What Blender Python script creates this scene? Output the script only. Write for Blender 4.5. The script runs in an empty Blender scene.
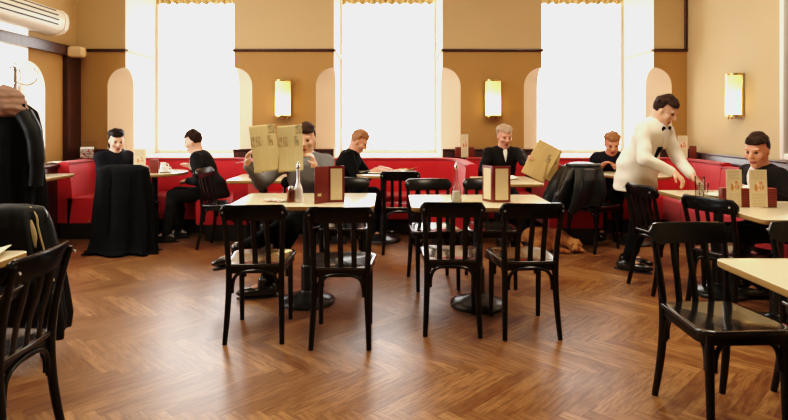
import bpy, math, random
import numpy as np
from mathutils import Vector, Matrix
random.seed(7); rng = np.random.default_rng(7)
PI = math.pi
scene = bpy.context.scene
COL = scene.collection

# ------------------------------------------------------------------ materials
class NT:
    """small helper round a node tree"""
    def __init__(s, mat):
        mat.use_nodes = True; s.t = mat.node_tree; s.n = s.t.nodes; s.l = s.t.links
        s.n.clear(); s.out = s.n.new('ShaderNodeOutputMaterial')
    def node(s, typ, **kw):
        nd = s.n.new(typ)
        for k, v in kw.items(): setattr(nd, k, v)
        return nd
    def link(s, a, b): s.l.new(a, b)
    def put(s, sock, v):
        if isinstance(v, bpy.types.NodeSocket): s.l.new(v, sock)
        elif v is not None: sock.default_value = v
    def math(s, op, a, b=None, c=None):
        nd = s.node('ShaderNodeMath', operation=op)
        s.put(nd.inputs[0], a)
        if b is not None: s.put(nd.inputs[1], b)
        if c is not None: s.put(nd.inputs[2], c)
        return nd.outputs[0]
    def mix(s, f, a, b, blend='MIX'):
        nd = s.node('ShaderNodeMix', data_type='RGBA', blend_type=blend)
        s.put(nd.inputs[0], f)
        s.put(nd.inputs[6], a if not isinstance(a, tuple) else (*a[:3], 1))
        s.put(nd.inputs[7], b if not isinstance(b, tuple) else (*b[:3], 1))
        return nd.outputs[2]
    def coords(s, kind='Object'):
        return s.node('ShaderNodeTexCoord').outputs[kind]
    def xyz(s, v):
        nd = s.node('ShaderNodeSeparateXYZ'); s.link(v, nd.inputs[0]); return nd.outputs
    def comb(s, x, y, z):
        nd = s.node('ShaderNodeCombineXYZ')
        for i, q in enumerate((x, y, z)): s.put(nd.inputs[i], q)
        return nd.outputs[0]
    def noise(s, vec, scale, detail=3, rough=.55):
        nd = s.node('ShaderNodeTexNoise'); s.link(vec, nd.inputs['Vector'])
        nd.inputs['Scale'].default_value = scale; nd.inputs['Detail'].default_value = detail
        nd.inputs['Roughness'].default_value = rough
        return nd.outputs[0]
    def step(s, v, lo, hi):
        nd = s.node('ShaderNodeMapRange', interpolation_type='SMOOTHSTEP')
        s.put(nd.inputs[0], v); nd.inputs[1].default_value = lo; nd.inputs[2].default_value = hi
        return nd.outputs[0]
    def bsdf(s, base, rough=.5, metal=0., spec=None, coat=0., coat_rough=.08, sheen=0., normal=None, emis=None, emis_s=0.):
        p = s.node('ShaderNodeBsdfPrincipled')
        s.put(p.inputs['Base Color'], base if not isinstance(base, tuple) else (*base[:3], 1))
        s.put(p.inputs['Roughness'], rough); p.inputs['Metallic'].default_value = metal
        if spec is not None: p.inputs['Specular IOR Level'].default_value = spec
        p.inputs['Coat Weight'].default_value = coat; p.inputs['Coat Roughness'].default_value = coat_rough
        p.inputs['Sheen Weight'].default_value = sheen
        if normal is not None: s.link(normal, p.inputs['Normal'])
        if emis is not None:
            s.put(p.inputs['Emission Color'], emis if not isinstance(emis, tuple) else (*emis[:3], 1))
            s.put(p.inputs['Emission Strength'], emis_s)
        s.link(p.outputs[0], s.out.inputs[0]); return p
    def bump(s, h, strength=.2, dist=.01):
        b = s.node('ShaderNodeBump'); b.inputs['Strength'].default_value = strength
        b.inputs['Distance'].default_value = dist; s.link(h, b.inputs['Height']); return b.outputs[0]

def srgb(r, g, b):
    f = lambda c: ((c/255+.055)/1.055)**2.4 if c > 10 else c/255/12.92
    return (f(r), f(g), f(b))
def sc(c, k): return tuple(min(1, x*k) for x in c)

def simple(name, base, rough=.5, metal=0., var=.12, scale=12., coat=0., sheen=0., bump=0., bscale=60., spec=None, coat_rough=.08):
    m = bpy.data.materials.new(name); t = NT(m); v = t.coords()
    c = t.mix(t.noise(v, scale), sc(base, 1-var), sc(base, 1+var))
    nrm = t.bump(t.noise(v, bscale, 2), bump, .004) if bump else None
    r = t.math('MULTIPLY_ADD', t.noise(v, scale*2.3), rough*.4, rough*.8)
    t.bsdf(c, r, metal, coat=coat, sheen=sheen, normal=nrm, spec=spec, coat_rough=coat_rough); return m

MAT = {}
def mats():
    A = MAT
    A['lacquer'] = simple('black_lacquer', (.0045, .0036, .0031), .24, coat=.1, var=.3, scale=9, spec=.34, coat_rough=.12)
    A['lacquer_seat'] = simple('black_lacquer_seat', (.012, .010, .008), .17, coat=.8, var=.35, scale=7, spec=.55, coat_rough=.09)
    A['bolt'] = simple('dull_bolt', (.22, .20, .18), .4, 1.)
    A['satin'] = simple('satin_steel', (.86, .84, .81), .42, 1., var=.05, scale=30)
    A['steel'] = simple('brushed_steel', (.62, .60, .57), .28, 1., var=.1, scale=40)
    A['chrome'] = simple('chrome', (.8, .8, .8), .12, 1., var=.04)
    A['brass'] = simple('aged_brass', (.62, .42, .14), .28, 1., var=.15, scale=30)
    A['iron'] = simple('black_iron', (.012, .012, .012), .3, var=.2, scale=20, coat=.3, coat_rough=.2)
    A['table'] = simple('cream_laminate', srgb(226, 212, 180), .2, var=.04, scale=6, coat=.25)
    A['table_edge'] = simple('beech_edge', srgb(172, 140, 92), .4, var=.12, scale=25)
    A['red'] = simple('red_velvet', srgb(192, 14, 34), .72, var=.14, scale=7, sheen=.25, bump=.15, bscale=160)
    A['red_dark'] = simple('red_velvet_piping', srgb(140, 8, 22), .7, var=.1, sheen=.2)
    A['plinth'] = simple('dark_plinth', (.012, .009, .008), .5, var=.2)
    A['white'] = simple('white_paint', srgb(240, 236, 226), .5, var=.03)
    A['white_plastic'] = simple('white_plastic', srgb(240, 232, 215), .35, var=.02)
    A['dark'] = simple('dark_slot', (.015, .014, .012), .6, var=.1)
    A['beige_plastic'] = simple('beige_plastic', srgb(214, 182, 140), .45, var=.04)
    A['paper'] = simple('white_paper', srgb(238, 232, 216), .7, var=.03)
    A['china'] = simple('white_china', srgb(245, 243, 238), .15, var=.02, coat=.4)
    A['cream'] = simple('cream_paper', srgb(226, 208, 172), .7, var=.06, scale=30)
    A['maroon'] = simple('maroon_leather', srgb(112, 28, 20), .35, var=.15, scale=30, coat=.2)
    A['blk_fab'] = simple('black_wool', (.0032, .0034, .0036), .85, var=.35, scale=9, bump=.25, bscale=120, spec=.12)
    A['blk_nylon'] = simple('black_nylon', (.0035, .0045, .0045), .5, var=.3, scale=9, bump=.15, bscale=40, spec=.25)
    A['leather'] = simple('black_leather', (.0075, .0075, .007), .38, var=.3, scale=12, bump=.2, bscale=70)
    A['charcoal'] = simple('charcoal_wool', (.009, .0086, .0084), .8, var=.2, scale=20, bump=.2, bscale=150, spec=.15)
    A['brownblk'] = simple('brown_black_cloth', (.012, .0085, .007), .8, var=.25, scale=14, bump=.15, bscale=120, spec=.12)
    A['navy'] = simple('dark_navy_cloth', (.010, .010, .016), .8, var=.2, scale=20, spec=.12)
    A['grey_knit'] = simple('grey_knit', (.16, .16, .17), .9, var=.2, scale=60, bump=.4, bscale=220, sheen=.1)
    A['shirt'] = simple('white_shirt', srgb(238, 236, 232), .7, var=.04)
    A['jacketw'] = simple('ivory_cotton', srgb(238, 231, 216), .7, var=.04, scale=18, bump=.1, bscale=140)
    A['shoe'] = simple('black_shoe_leather', (.014, .012, .011), .22, var=.3, coat=.5)
    A['sole'] = simple('rubber_sole', (.02, .018, .016), .7)
    A['skin'] = simple('skin_fair', srgb(222, 174, 148), .5, var=.07, scale=25)
    A['skin2'] = simple('skin_ruddy', srgb(214, 152, 126), .5, var=.08, scale=25)
    A['lip'] = simple('lips', srgb(160, 84, 74), .4)
    A['eye'] = simple('eye_dark', (.055, .03, .02), .3)
    A['hair_black'] = simple('hair_black', (.010, .007, .006), .55, var=.4, scale=60, bump=.3, bscale=120, spec=.18)
    A['hair_brown'] = simple('hair_brown', (.030, .015, .008), .6, var=.4, scale=60, bump=.3, bscale=120, spec=.15)
    A['hair_sandy'] = simple('hair_sandy', srgb(150, 100, 62), .55, var=.3, scale=60, bump=.4, bscale=120)
    A['hair_grey'] = simple('hair_grey', srgb(176, 146, 122), .6, var=.25, scale=60, bump=.4, bscale=120)
    A['hair_red'] = simple('hair_ginger', srgb(176, 110, 78), .55, var=.25, scale=60, bump=.4, bscale=120)
    A['knit_brown'] = simple('brown_knit', srgb(128, 98, 84), .9, var=.2, scale=50, bump=.4, bscale=180)
    A['piping'] = simple('cream_piping', srgb(205, 190, 150), .7, var=.06)
    A['pink'] = simple('pink_fabric', srgb(196, 40, 84), .75, var=.12)
    A['copper'] = simple('brown_metal', srgb(120, 74, 48), .3, .8, var=.15, scale=30)
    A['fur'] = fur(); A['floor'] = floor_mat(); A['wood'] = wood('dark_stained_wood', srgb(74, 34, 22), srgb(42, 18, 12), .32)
    A['wall_low'] = plaster('ochre_plaster', srgb(174, 134, 84)); A['wall_up'] = plaster('beige_plaster', srgb(203, 174, 132))
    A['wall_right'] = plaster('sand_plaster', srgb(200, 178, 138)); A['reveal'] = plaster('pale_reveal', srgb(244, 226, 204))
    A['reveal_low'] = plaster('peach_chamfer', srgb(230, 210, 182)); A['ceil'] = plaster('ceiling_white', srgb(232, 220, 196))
    A['news'] = newsprint('newsprint_tan', srgb(200, 168, 112)); A['news_w'] = newsprint('newsprint_pale', srgb(196, 178, 130), True)
    A['card'] = menu_card(); A['card_red'] = menu_card(srgb(206, 74, 52)); A['crate'] = crate_mat(); A['leaflet'] = leaflet_mat()
    A['glass'] = glass('clear_glass'); A['pane'] = glass('window_glass', pane=True); A['shade'] = shade_mat(); A['magazine'] = magazine()
    A['valance'] = simple('cream_lace', srgb(226, 204, 150), .8, var=.25, scale=30)

def plaster(name, base):
    m = bpy.data.materials.new(name); t = NT(m); v = t.coords()
    c = t.mix(t.noise(v, 1.3, 4), sc(base, .93), sc(base, 1.05))
    t.bsdf(c, .75, normal=t.bump(t.noise(v, 45, 4), .12, .004), spec=.25); return m
def wood(name, a, b, rough):
    m = bpy.data.materials.new(name); t = NT(m); v = t.coords()
    mp = t.node('ShaderNodeMapping'); t.link(v, mp.inputs[0]); mp.inputs['Scale'].default_value = (22, 22, 1.6)
    n = t.noise(mp.outputs[0], 1.6, 5, .6)
    c = t.mix(t.step(n, .3, .7), (*b,), (*a,))
    t.bsdf(c, rough, coat=.2, coat_rough=.2); return m
def fur():
    m = bpy.data.materials.new('tan_dog_fur'); t = NT(m); v = t.coords()
    n = t.noise(v, 7, 3); n2 = t.noise(v, 90, 3)
    c = t.mix(t.step(n, .35, .65), srgb(150, 84, 36), srgb(204, 142, 78))
    c = t.mix(t.math('MULTIPLY', n2, .5), c, srgb(110, 58, 24))
    t.bsdf(c, .85, normal=t.bump(n2, .7, .01), sheen=.2); return m
def floor_mat():
    W, n = .076, 8.0
    m = bpy.data.materials.new('herringbone_parquet'); t = NT(m); y, x, z = t.xyz(t.coords())
    k = .70710678/W
    u = t.math('MULTIPLY', t.math('ADD', x, y), k); v = t.math('MULTIPLY', t.math('SUBTRACT', y, x), k)
    u = t.math('ADD', u, 200.3); v = t.math('ADD', v, 200.7)
    i = t.math('FLOOR', u); j = t.math('FLOOR', v)
    fu = t.math('SUBTRACT', u, i); fv = t.math('SUBTRACT', v, j)
    kk = t.math('FLOORED_MODULO', t.math('SUBTRACT', i, j), 2*n)
    hor = t.math('LESS_THAN', kk, n-.5)
    # horizontal plank
    al_h = t.math('ADD', kk, fu); ix = t.math('SUBTRACT', i, kk)
    mv = t.math('SUBTRACT', 2*n-1, kk); al_v = t.math('ADD', mv, fv); jy = t.math('SUBTRACT', j, mv)
    def sel(a, b):  # a if hor else b
        return t.math('ADD', t.math('MULTIPLY', hor, a), t.math('MULTIPLY', t.math('SUBTRACT', 1., hor), b))
    along = sel(al_h, al_v); across = sel(fv, fu)
    idx = sel(ix, i); idy = sel(j, jy)
    wn = t.node('ShaderNodeTexWhiteNoise', noise_dimensions='3D'); t.link(t.comb(idx, idy, hor), wn.inputs['Vector'])
    rnd = wn.outputs['Value']
    # gaps
    e1 = t.math('MINIMUM', across, t.math('SUBTRACT', 1., across)); e2 = t.math('MINIMUM', along, t.math('SUBTRACT', n, along))
    edge = t.math('SUBTRACT', 1., t.step(t.math('MINIMUM', e1, e2), .008, .045))
    gv = t.comb(t.math('MULTIPLY', along, .16), t.math('MULTIPLY', across, 1.25), t.math('MULTIPLY', rnd, 60.))
    grain = t.noise(gv, 3.2, 6, .68)
    gv2 = t.comb(t.math('MULTIPLY', along, .5), t.math('MULTIPLY', across, 9.), t.math('MULTIPLY', rnd, 60.))
    fine = t.noise(gv2, 2.5, 3, .6)
    base = t.mix(rnd, srgb(132, 90, 54), srgb(174, 128, 84))
    base = t.mix(t.math('MULTIPLY', t.step(grain, .38, .66), .72), base, srgb(92, 52, 26))
    base = t.mix(t.math('MULTIPLY', t.step(fine, .48, .75), .55), base, srgb(72, 40, 20))
    base = t.mix(t.math('MULTIPLY', hor, .22), base, srgb(78, 42, 20))  # one plank direction darker: reflection contrast put into the colour
    base = t.mix(t.math('MULTIPLY', edge, .42), base, srgb(56, 30, 14))
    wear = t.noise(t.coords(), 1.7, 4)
    rough = t.math('MULTIPLY_ADD', wear, .20, .24)
    rough = t.math('ADD', rough, t.math('MULTIPLY', fine, .1))
    h = t.math('SUBTRACT', t.math('MULTIPLY', fine, .25), edge)
    h = t.math('ADD', t.math('MULTIPLY', h, .6), t.math('MULTIPLY', rnd, .15))
    t.bsdf(base, rough, normal=t.bump(h, .22, .0022), spec=.42, coat=.1, coat_rough=.32)
    pb = [q for q in t.n if q.type == 'BSDF_PRINCIPLED'][0]
    glare_mask = t.step(t.math('ADD', y, t.math('MULTIPLY', wear, .8)), 1.5, -.4)   # more coat and specular on the left, added to place the window glare
    t.link(t.math('MULTIPLY_ADD', glare_mask, .62, .02), pb.inputs['Coat Weight']); t.link(t.math('MULTIPLY_ADD', glare_mask, .22, .24), pb.inputs['Specular IOR Level'])
    return m
def newsprint(name, base, pics=False):
    m = bpy.data.materials.new(name); t = NT(m); v = t.coords('UV'); x, y, z = t.xyz(v)
    line = t.math('GREATER_THAN', t.math('FRACT', t.math('MULTIPLY', y, 46.)), .45)
    colm = t.math('GREATER_THAN', t.math('FRACT', t.math('MULTIPLY', x, 3.)), .06)
    word = t.math('GREATER_THAN', t.noise(t.comb(t.math('MULTIPLY', x, 55.), t.math('FLOOR', t.math('MULTIPLY', y, 46.)), 0.), 1., 1), .42)
    ink = t.math('MULTIPLY', t.math('MULTIPLY', line, colm), word)
    br = t.node('ShaderNodeTexBrick'); t.link(v, br.inputs['Vector']); br.inputs['Scale'].default_value = 1
    br.inputs['Brick Width'].default_value = .34; br.inputs['Row Height'].default_value = .26; br.inputs['Mortar Size'].default_value = .02
    br.inputs['Color1'].default_value = (0, 0, 0, 1); br.inputs['Color2'].default_value = (1, 1, 1, 1); br.inputs['Mortar'].default_value = (0, 0, 0, 1)
    pic = t.math('MULTIPLY', t.math('GREATER_THAN', br.outputs[0], .74 if not pics else .5), t.step(t.noise(v, 2.2, 2), .36, .46))
    c = t.mix(t.math('MULTIPLY', ink, .30), (*base,), srgb(84, 72, 54))
    ph = t.mix(t.step(t.noise(v, 9, 4), .35, .7), srgb(92, 82, 60), srgb(190, 164, 118))
    c = t.mix(t.math('MULTIPLY', pic, .75), c, ph)
    t.bsdf(c, .85); return m
def menu_card(pic=srgb(204, 132, 72)):
    m = bpy.data.materials.new('menu_card'); t = NT(m); x, y, z = t.xyz(t.coords('UV'))
    dx = t.math('SUBTRACT', x, .5); dy = t.math('SUBTRACT', y, .56)
    r = t.math('ADD', t.math('MULTIPLY', t.math('MULTIPLY', dx, dx), 6.), t.math('MULTIPLY', t.math('MULTIPLY', dy, dy), 26.))
    nz = t.noise(t.coords('UV'), 7, 4)
    blob = t.step(t.math('ADD', r, t.math('MULTIPLY', nz, 1.6)), 1.45, 1.1)
    row = t.math('FLOOR', t.math('MULTIPLY', y, 24.))
    ln = t.math('LESS_THAN', t.math('FRACT', t.math('MULTIPLY', y, 24.)), .42)
    wd = t.math('GREATER_THAN', t.noise(t.comb(t.math('MULTIPLY', x, 16.), row, 0.), 1., 1), .45)
    ln = t.math('MULTIPLY', t.math('MULTIPLY', ln, wd), t.math('LESS_THAN', t.math('ABSOLUTE', dx), .38))
    area = t.math('ADD', t.math('LESS_THAN', y, .36), t.math('GREATER_THAN', y, .74))
    c = t.mix(t.math('MULTIPLY', t.math('MULTIPLY', ln, area), .4), srgb(228, 212, 176), srgb(130, 100, 70))
    pc = t.mix(t.step(nz, .4, .62), pic, srgb(244, 228, 196))
    c = t.mix(blob, c, pc)
    t.bsdf(c, .4, coat=.3); return m
def leaflet_mat():
    m = bpy.data.materials.new('leaflet_print'); t = NT(m); v = t.coords('UV'); x, y, z = t.xyz(v)
    n = t.noise(v, 4, 3)
    c = t.mix(t.step(n, .42, .5), srgb(188, 40, 36), srgb(238, 226, 214))
    c = t.mix(t.step(n, .58, .62), c, srgb(60, 42, 36))
    c = t.mix(t.math('GREATER_THAN', y, .8), c, srgb(240, 236, 228)); t.bsdf(c, .4); return m
def crate_mat():
    m = bpy.data.materials.new('redbrown_slatted'); t = NT(m); x, y, z = t.xyz(t.coords())
    s = t.math('FRACT', t.math('MULTIPLY', z, 62.)); l = t.math('LESS_THAN', s, .3)
    c = t.mix(l, srgb(128, 50, 32), srgb(72, 26, 18)); t.bsdf(c, .45); return m
def magazine():
    m = bpy.data.materials.new('magazine_pages'); t = NT(m); v = t.coords('UV'); x, y, z = t.xyz(v)
    ln = t.math('MULTIPLY', t.math('LESS_THAN', t.math('FRACT', t.math('MULTIPLY', y, 30.)), .4), t.math('GREATER_THAN', t.math('FRACT', t.math('MULTIPLY', x, 4.)), .12))
    br = t.node('ShaderNodeTexBrick'); t.link(v, br.inputs['Vector']); br.inputs['Scale'].default_value = 1
    br.inputs['Brick Width'].default_value = .5; br.inputs['Row Height'].default_value = .33; br.inputs['Mortar Size'].default_value = .03
    br.inputs['Color1'].default_value = (0, 0, 0, 1); br.inputs['Color2'].default_value = (1, 1, 1, 1); br.inputs['Mortar'].default_value = (0, 0, 0, 1)
    c = t.mix(t.math('MULTIPLY', ln, .35), srgb(240, 236, 226), srgb(110, 104, 96))
    c = t.mix(t.math('MULTIPLY', t.math('GREATER_THAN', br.outputs[0], .7), .6), c, srgb(172, 140, 108)); t.bsdf(c, .5); return m
def glass(name, pane=False):
    m = bpy.data.materials.new(name); t = NT(m)
    tr = t.node('ShaderNodeBsdfTransparent'); gl = t.node('ShaderNodeBsdfGlossy'); gl.inputs['Roughness'].default_value = .03
    fr = t.node('ShaderNodeLayerWeight'); fr.inputs['Blend'].default_value = .12 if pane else .22
    tr.inputs['Color'].default_value = (1, 1, 1, 1) if pane else (.93, .94, .93, 1)
    mx = t.node('ShaderNodeMixShader'); t.link(fr.outputs['Fresnel'], mx.inputs[0]); t.link(tr.outputs[0], mx.inputs[1]); t.link(gl.outputs[0], mx.inputs[2])
    t.link(mx.outputs[0], t.out.inputs[0]); return m
def shade_mat():
    m = bpy.data.materials.new('lit_opal_glass'); t = NT(m); x, y, z = t.xyz(t.coords())
    f = t.step(z, -.10, .17); c = t.mix(f, (1., .68, .28), (1., .56, .14))
    st = t.math('MULTIPLY_ADD', f, -4.5, 5.5)
    rib = t.math('MULTIPLY_ADD', t.math('SINE', t.math('MULTIPLY', x, 260.)), .06, 1.)
    t.bsdf(sc(srgb(250, 225, 170), 1), .35, emis=c, emis_s=t.math('MULTIPLY', st, rib)); return m

# ------------------------------------------------------------------ mesh builder
class MB:
    def __init__(s): s.v = []; s.f = []; s.m = []; s.uv = {}
    def add(s, verts, faces, mi=0):
        o = len(s.v); s.v += [tuple(p) for p in verts]
        for f in faces: s.f.append(tuple(o+i for i in f)); s.m.append(mi)
        return o
    def box(s, c, d, mi=0, rz=0., b=0.):
        """box with chamfered edges"""
        hx, hy, hz = d[0]/2, d[1]/2, d[2]/2; b = min(b, hx*.9, hy*.9, hz*.9)
        cs, sn = math.cos(rz), math.sin(rz)
        T = lambda p: (c[0]+p[0]*cs-p[1]*sn, c[1]+p[0]*sn+p[1]*cs, c[2]+p[2])
        if b <= 0:
            V = [(x, y, z) for z in (-hz, hz) for y in (-hy, hy) for x in (-hx, hx)]
            F = [(0, 2, 3, 1), (4, 5, 7, 6), (0, 1, 5, 4), (2, 6, 7, 3), (0, 4, 6, 2), (1, 3, 7, 5)]
            s.add([T(p) for p in V], F, mi); return
        def ring(ix, z):
            ax, ay = hx-ix, hy-ix; q = b*.9 if ix < b*.5 else b*.45
            return [(-ax+q, -ay, z), (ax-q, -ay, z), (ax, -ay+q, z), (ax, ay-q, z), (ax-q, ay, z), (-ax+q, ay, z), (-ax, ay-q, z), (-ax, -ay+q, z)]
        R = [ring(b, -hz), ring(b*.3, -hz+b*.3), ring(0, -hz+b), ring(0, hz-b), ring(b*.3, hz-b*.3), ring(b, hz)]
        s.loft([[T(p) for p in r] for r in R], mi, True, True)
    def loft(s, rings, mi=0, cap0=False, cap1=False, closed=True):
        n = len(rings[0]); V = [p for r in rings for p in r]; F = []
        for a in range(len(rings)-1):
            for i in range(n if closed else n-1):
                j = (i+1) % n; F.append((a*n+i, a*n+j, (a+1)*n+j, (a+1)*n+i))
        if cap0: F.append(tuple(range(n-1, -1, -1)))
        if cap1: F.append(tuple((len(rings)-1)*n+i for i in range(n)))
        s.add(V, F, mi)
    def tube(s, pts, r, mi=0, n=10, flat=1., ref=None, caps=True):
        """tube along points; r number or list; flat squashes the section along its 2nd axis"""
        P = [Vector(p) for p in pts]; N = len(P); rr = r if isinstance(r, (list, tuple)) else [r]*N
        rings = []; up = Vector(ref) if ref else None
        for i in range(N):
            d = (P[min(i+1, N-1)]-P[max(i-1, 0)]).normalized()
            if up is None or abs(d.dot(up)) > .99:
                up = Vector((0, 0, 1)) if abs(d.z) < .9 else Vector((1, 0, 0))
            a = (up-d*up.dot(d)).normalized(); b = d.cross(a)
            if ref is None: up = a
            rings.append([P[i]+a*math.cos(2*PI*k/n)*rr[i]+b*math.sin(2*PI*k/n)*rr[i]*flat for k in range(n)])
        s.loft(rings, mi, caps, caps)
    def lathe(s, prof, c=(0, 0, 0), mi=0, n=28, caps=True):
        rings = [[(c[0]+r*math.cos(2*PI*k/n), c[1]+r*math.sin(2*PI*k/n), c[2]+z) for k in range(n)] for r, z in prof]
        s.loft(rings, mi, caps, caps)
    def sweep(s, path, prof, mi=0):
        """path of (x, y) with the inside on its left; profile of (inward, z), closed"""
        P = [Vector((*p, 0)) for p in path]; rings = []
        for i, p in enumerate(P):
            d0 = (P[i]-P[i-1]).normalized() if i else (P[1]-P[0]).normalized()
            d1 = (P[i+1]-P[i]).normalized() if i < len(P)-1 else d0
            n0 = Vector((-d0.y, d0.x, 0)); n1 = Vector((-d1.y, d1.x, 0)); m = (n0+n1).normalized(); k = 1/max(.35, m.dot(n0))
            rings.append([p+m*k*q[0]+Vector((0, 0, q[1])) for q in prof])
        s.loft(rings, mi, True, True)
    def sheet(s, fn, nu, nv, mi=0, thick=0., uvs=True):
        """grid fn(u,v)->xyz with uvs kept"""
        o = len(s.v); g = [[Vector(fn(i/nu, j/nv)) for i in range(nu+1)] for j in range(nv+1)]
        V = [p for r in g for p in r]; F = [(j*(nu+1)+i, j*(nu+1)+i+1, (j+1)*(nu+1)+i+1, (j+1)*(nu+1)+i) for j in range(nv) for i in range(nu)]
        s.add(V, F, mi)
        for j in range(nv+1):
            for i in range(nu+1): s.uv[o+j*(nu+1)+i] = (i/nu, j/nv)
    def build(s, name, mats, parent=None, loc=None, smooth=35, thick=0., sub=0):
        me = bpy.data.meshes.new(name); me.from_pydata(s.v, [], s.f)
        mats = mats if isinstance(mats, (list, tuple)) else [mats]
        for m in mats: me.materials.append(MAT[m] if isinstance(m, str) else m)
        if len(mats) > 1: me.polygons.foreach_set('material_index', s.m)
        if s.uv:
            l = me.uv_layers.new(name='UVMap'); vi = np.empty(len(me.loops), np.int32); me.loops.foreach_get('vertex_index', vi)
            tab = np.zeros((len(s.v), 2), np.float32)
            for k, q in s.uv.items(): tab[k] = q
            l.data.foreach_set('uv', tab[vi].ravel())
        me.validate(); me.update()
        if smooth:
            me.shade_smooth(); me.set_sharp_from_angle(angle=math.radians(smooth))
        o = bpy.data.objects.new(name, me); COL.objects.link(o)
        if parent: o.parent = parent
        if loc: o.location = loc
        if thick:
            q = o.modifiers.new('solid', 'SOLIDIFY'); q.thickness = thick; q.offset = 0
        if sub:
            q = o.modifiers.new('sub', 'SUBSURF'); q.levels = q.render_levels = sub
        return o

def tag(o, label=None, cat=None, group=None, kind=None):
    if label: o['label'] = label
    if cat: o['category'] = cat
    if group: o['group'] = group
    if kind: o['kind'] = kind
    return o
def root(name, label, cat, loc=(0, 0, 0), rz=0., group=None):
    o = bpy.data.objects.new(name, None); COL.objects.link(o); o.location = loc; o.rotation_euler = (0, 0, rz)
    o.empty_display_size = .1
    return tag(o, label, cat, group)
def struct(o): o['kind'] = 'structure'; return o
def dup(r, label, loc, rz=0., group=None):
    c = r.copy(); COL.objects.link(c); c.location = loc; c.rotation_euler = (0, 0, rz); c['label'] = label
    if group: c['group'] = group
    for ch in list(r.children):
        d = ch.copy(); COL.objects.link(d); d.parent = c
        for g in list(ch.children):
            e = g.copy(); COL.objects.link(e); e.parent = d
    return c
def spline(pts, n=8):
    """Catmull-Rom through the points"""
    P = [Vector(p) for p in pts]; out = []
    for i in range(len(P)-1):
        a, b, c, d = P[max(i-1, 0)], P[i], P[i+1], P[min(i+2, len(P)-1)]
        for k in range(n):
            t = k/n; out.append(.5*((2*b)+(c-a)*t+(2*a-5*b+4*c-d)*t*t+(3*b-a-3*c+d)*t**3))
    out.append(P[-1]); return out
mats()
CAMZ = 1.32
YB, YW = 7.25, 8.2          # face of the back wall, window plane
XL, XR = -3.97, 3.79
ZC = 3.6
OPEN = [(-3.35, -1.97), (-.70, .68), (1.946, 3.366)]
# ---- floor and ceiling
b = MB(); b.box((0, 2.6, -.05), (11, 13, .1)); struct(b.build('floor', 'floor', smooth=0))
b = MB(); b.box((-.1, 2.2, ZC+.05), (8.8, 13, .1)); struct(b.build('ceiling', 'ceil', smooth=0))

def pier(b, u0, u1, mp, v0, v1, cl, cr, ztop=ZC, split=2.22, wmax=.23, zarch=1.76, zapex=2.0, cutout=False):
    """masonry between u0 and u1, face at v0, going back to v1; the corners are cut by round-headed chamfers"""
    zs = [0, .4, .8, 1.2, 1.6, zarch] + [zarch+(zapex-zarch)*math.sin(PI/2*k/10) for k in range(1, 11)] + [split, 2.8, ztop]
    def w(z): return wmax if z <= zarch else (wmax*math.sqrt(max(0, 1-((z-zarch)/(zapex-zarch))**2)) if z < zapex else 0)
    rings = []
    for z in zs:
        ww = max(w(z), .0004); a = ww if cl else .0002; c = ww if cr else .0002
        if cutout:      # the opening itself is round-shouldered, no chamfer
            e0 = u0+(w(z) if cl else 0); e1 = u1-(w(z) if cr else 0)
            rings.append([(e0, v1), (e0, v0+.0002), (e0+.0002, v0), (e1-.0002, v0), (e1, v0+.0002), (e1, v1)]); continue
        rings.append([(u0, v1), (u0, v0+a), (u0+a, v0), (u1-c, v0), (u1, v0+c), (u1, v1)])
    for k in range(len(zs)-1):
        for e in range(5):
            P = [(*rings[k][e], zs[k]), (*rings[k][e+1], zs[k]), (*rings[k+1][e+1], zs[k+1]), (*rings[k+1][e], zs[k+1])]
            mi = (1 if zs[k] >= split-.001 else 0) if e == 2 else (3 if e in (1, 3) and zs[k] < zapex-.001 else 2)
            b.add([(*mp(p[0], p[1]), p[2]) for p in P], [(0, 1, 2, 3)], mi)
bk = lambda u, v: (u, v)
WM = ['wall_low', 'wall_up', 'reveal', 'reveal_low']
b = MB()
pier(b, XL-.6, OPEN[0][0], bk, YB, YW+.12, False, True)
pier(b, OPEN[0][1], OPEN[1][0], bk, YB, YW+.12, True, True)
pier(b, OPEN[1][1], OPEN[2][0], bk, YB, YW+.12, True, True)
pier(b, OPEN[2][1], XR+.6, bk, YB, YW+.12, True, False)
for a, c in OPEN:
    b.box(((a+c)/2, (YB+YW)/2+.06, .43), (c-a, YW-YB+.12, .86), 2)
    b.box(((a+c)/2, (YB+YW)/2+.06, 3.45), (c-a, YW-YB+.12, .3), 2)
wb = struct(b.build('wall_back', WM, smooth=30))
# left wall with its one wide opening; u runs along y, v goes outwards
lf = lambda u, v: (-v, u)
b = MB()
pier(b, 6.27, 8.4, lf, -XL, -XL+.36, True, False, wmax=.31, zarch=1.68, zapex=1.98, cutout=True)
pier(b, -3.8, 3.3, lf, -XL, -XL+.36, False, True, wmax=.31, zarch=1.68, zapex=1.98, cutout=True)
b.box((XL-.18, 4.785, .415), (.36, 3.6, .83), 2); b.box((XL-.18, 4.785, 3.45), (.36, 2.97, .3), 2)
struct(b.build('wall_left', WM, smooth=30))
b = MB(); b.box((XR+.15, 2.3, ZC/2), (.3, 12.4, ZC)); struct(b.build('wall_right', 'wall_right', smooth=0))
b = MB(); b.box((0, -3.85, ZC/2), (9, .2, ZC)); struct(b.build('wall_front', 'wood', smooth=0))

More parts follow.
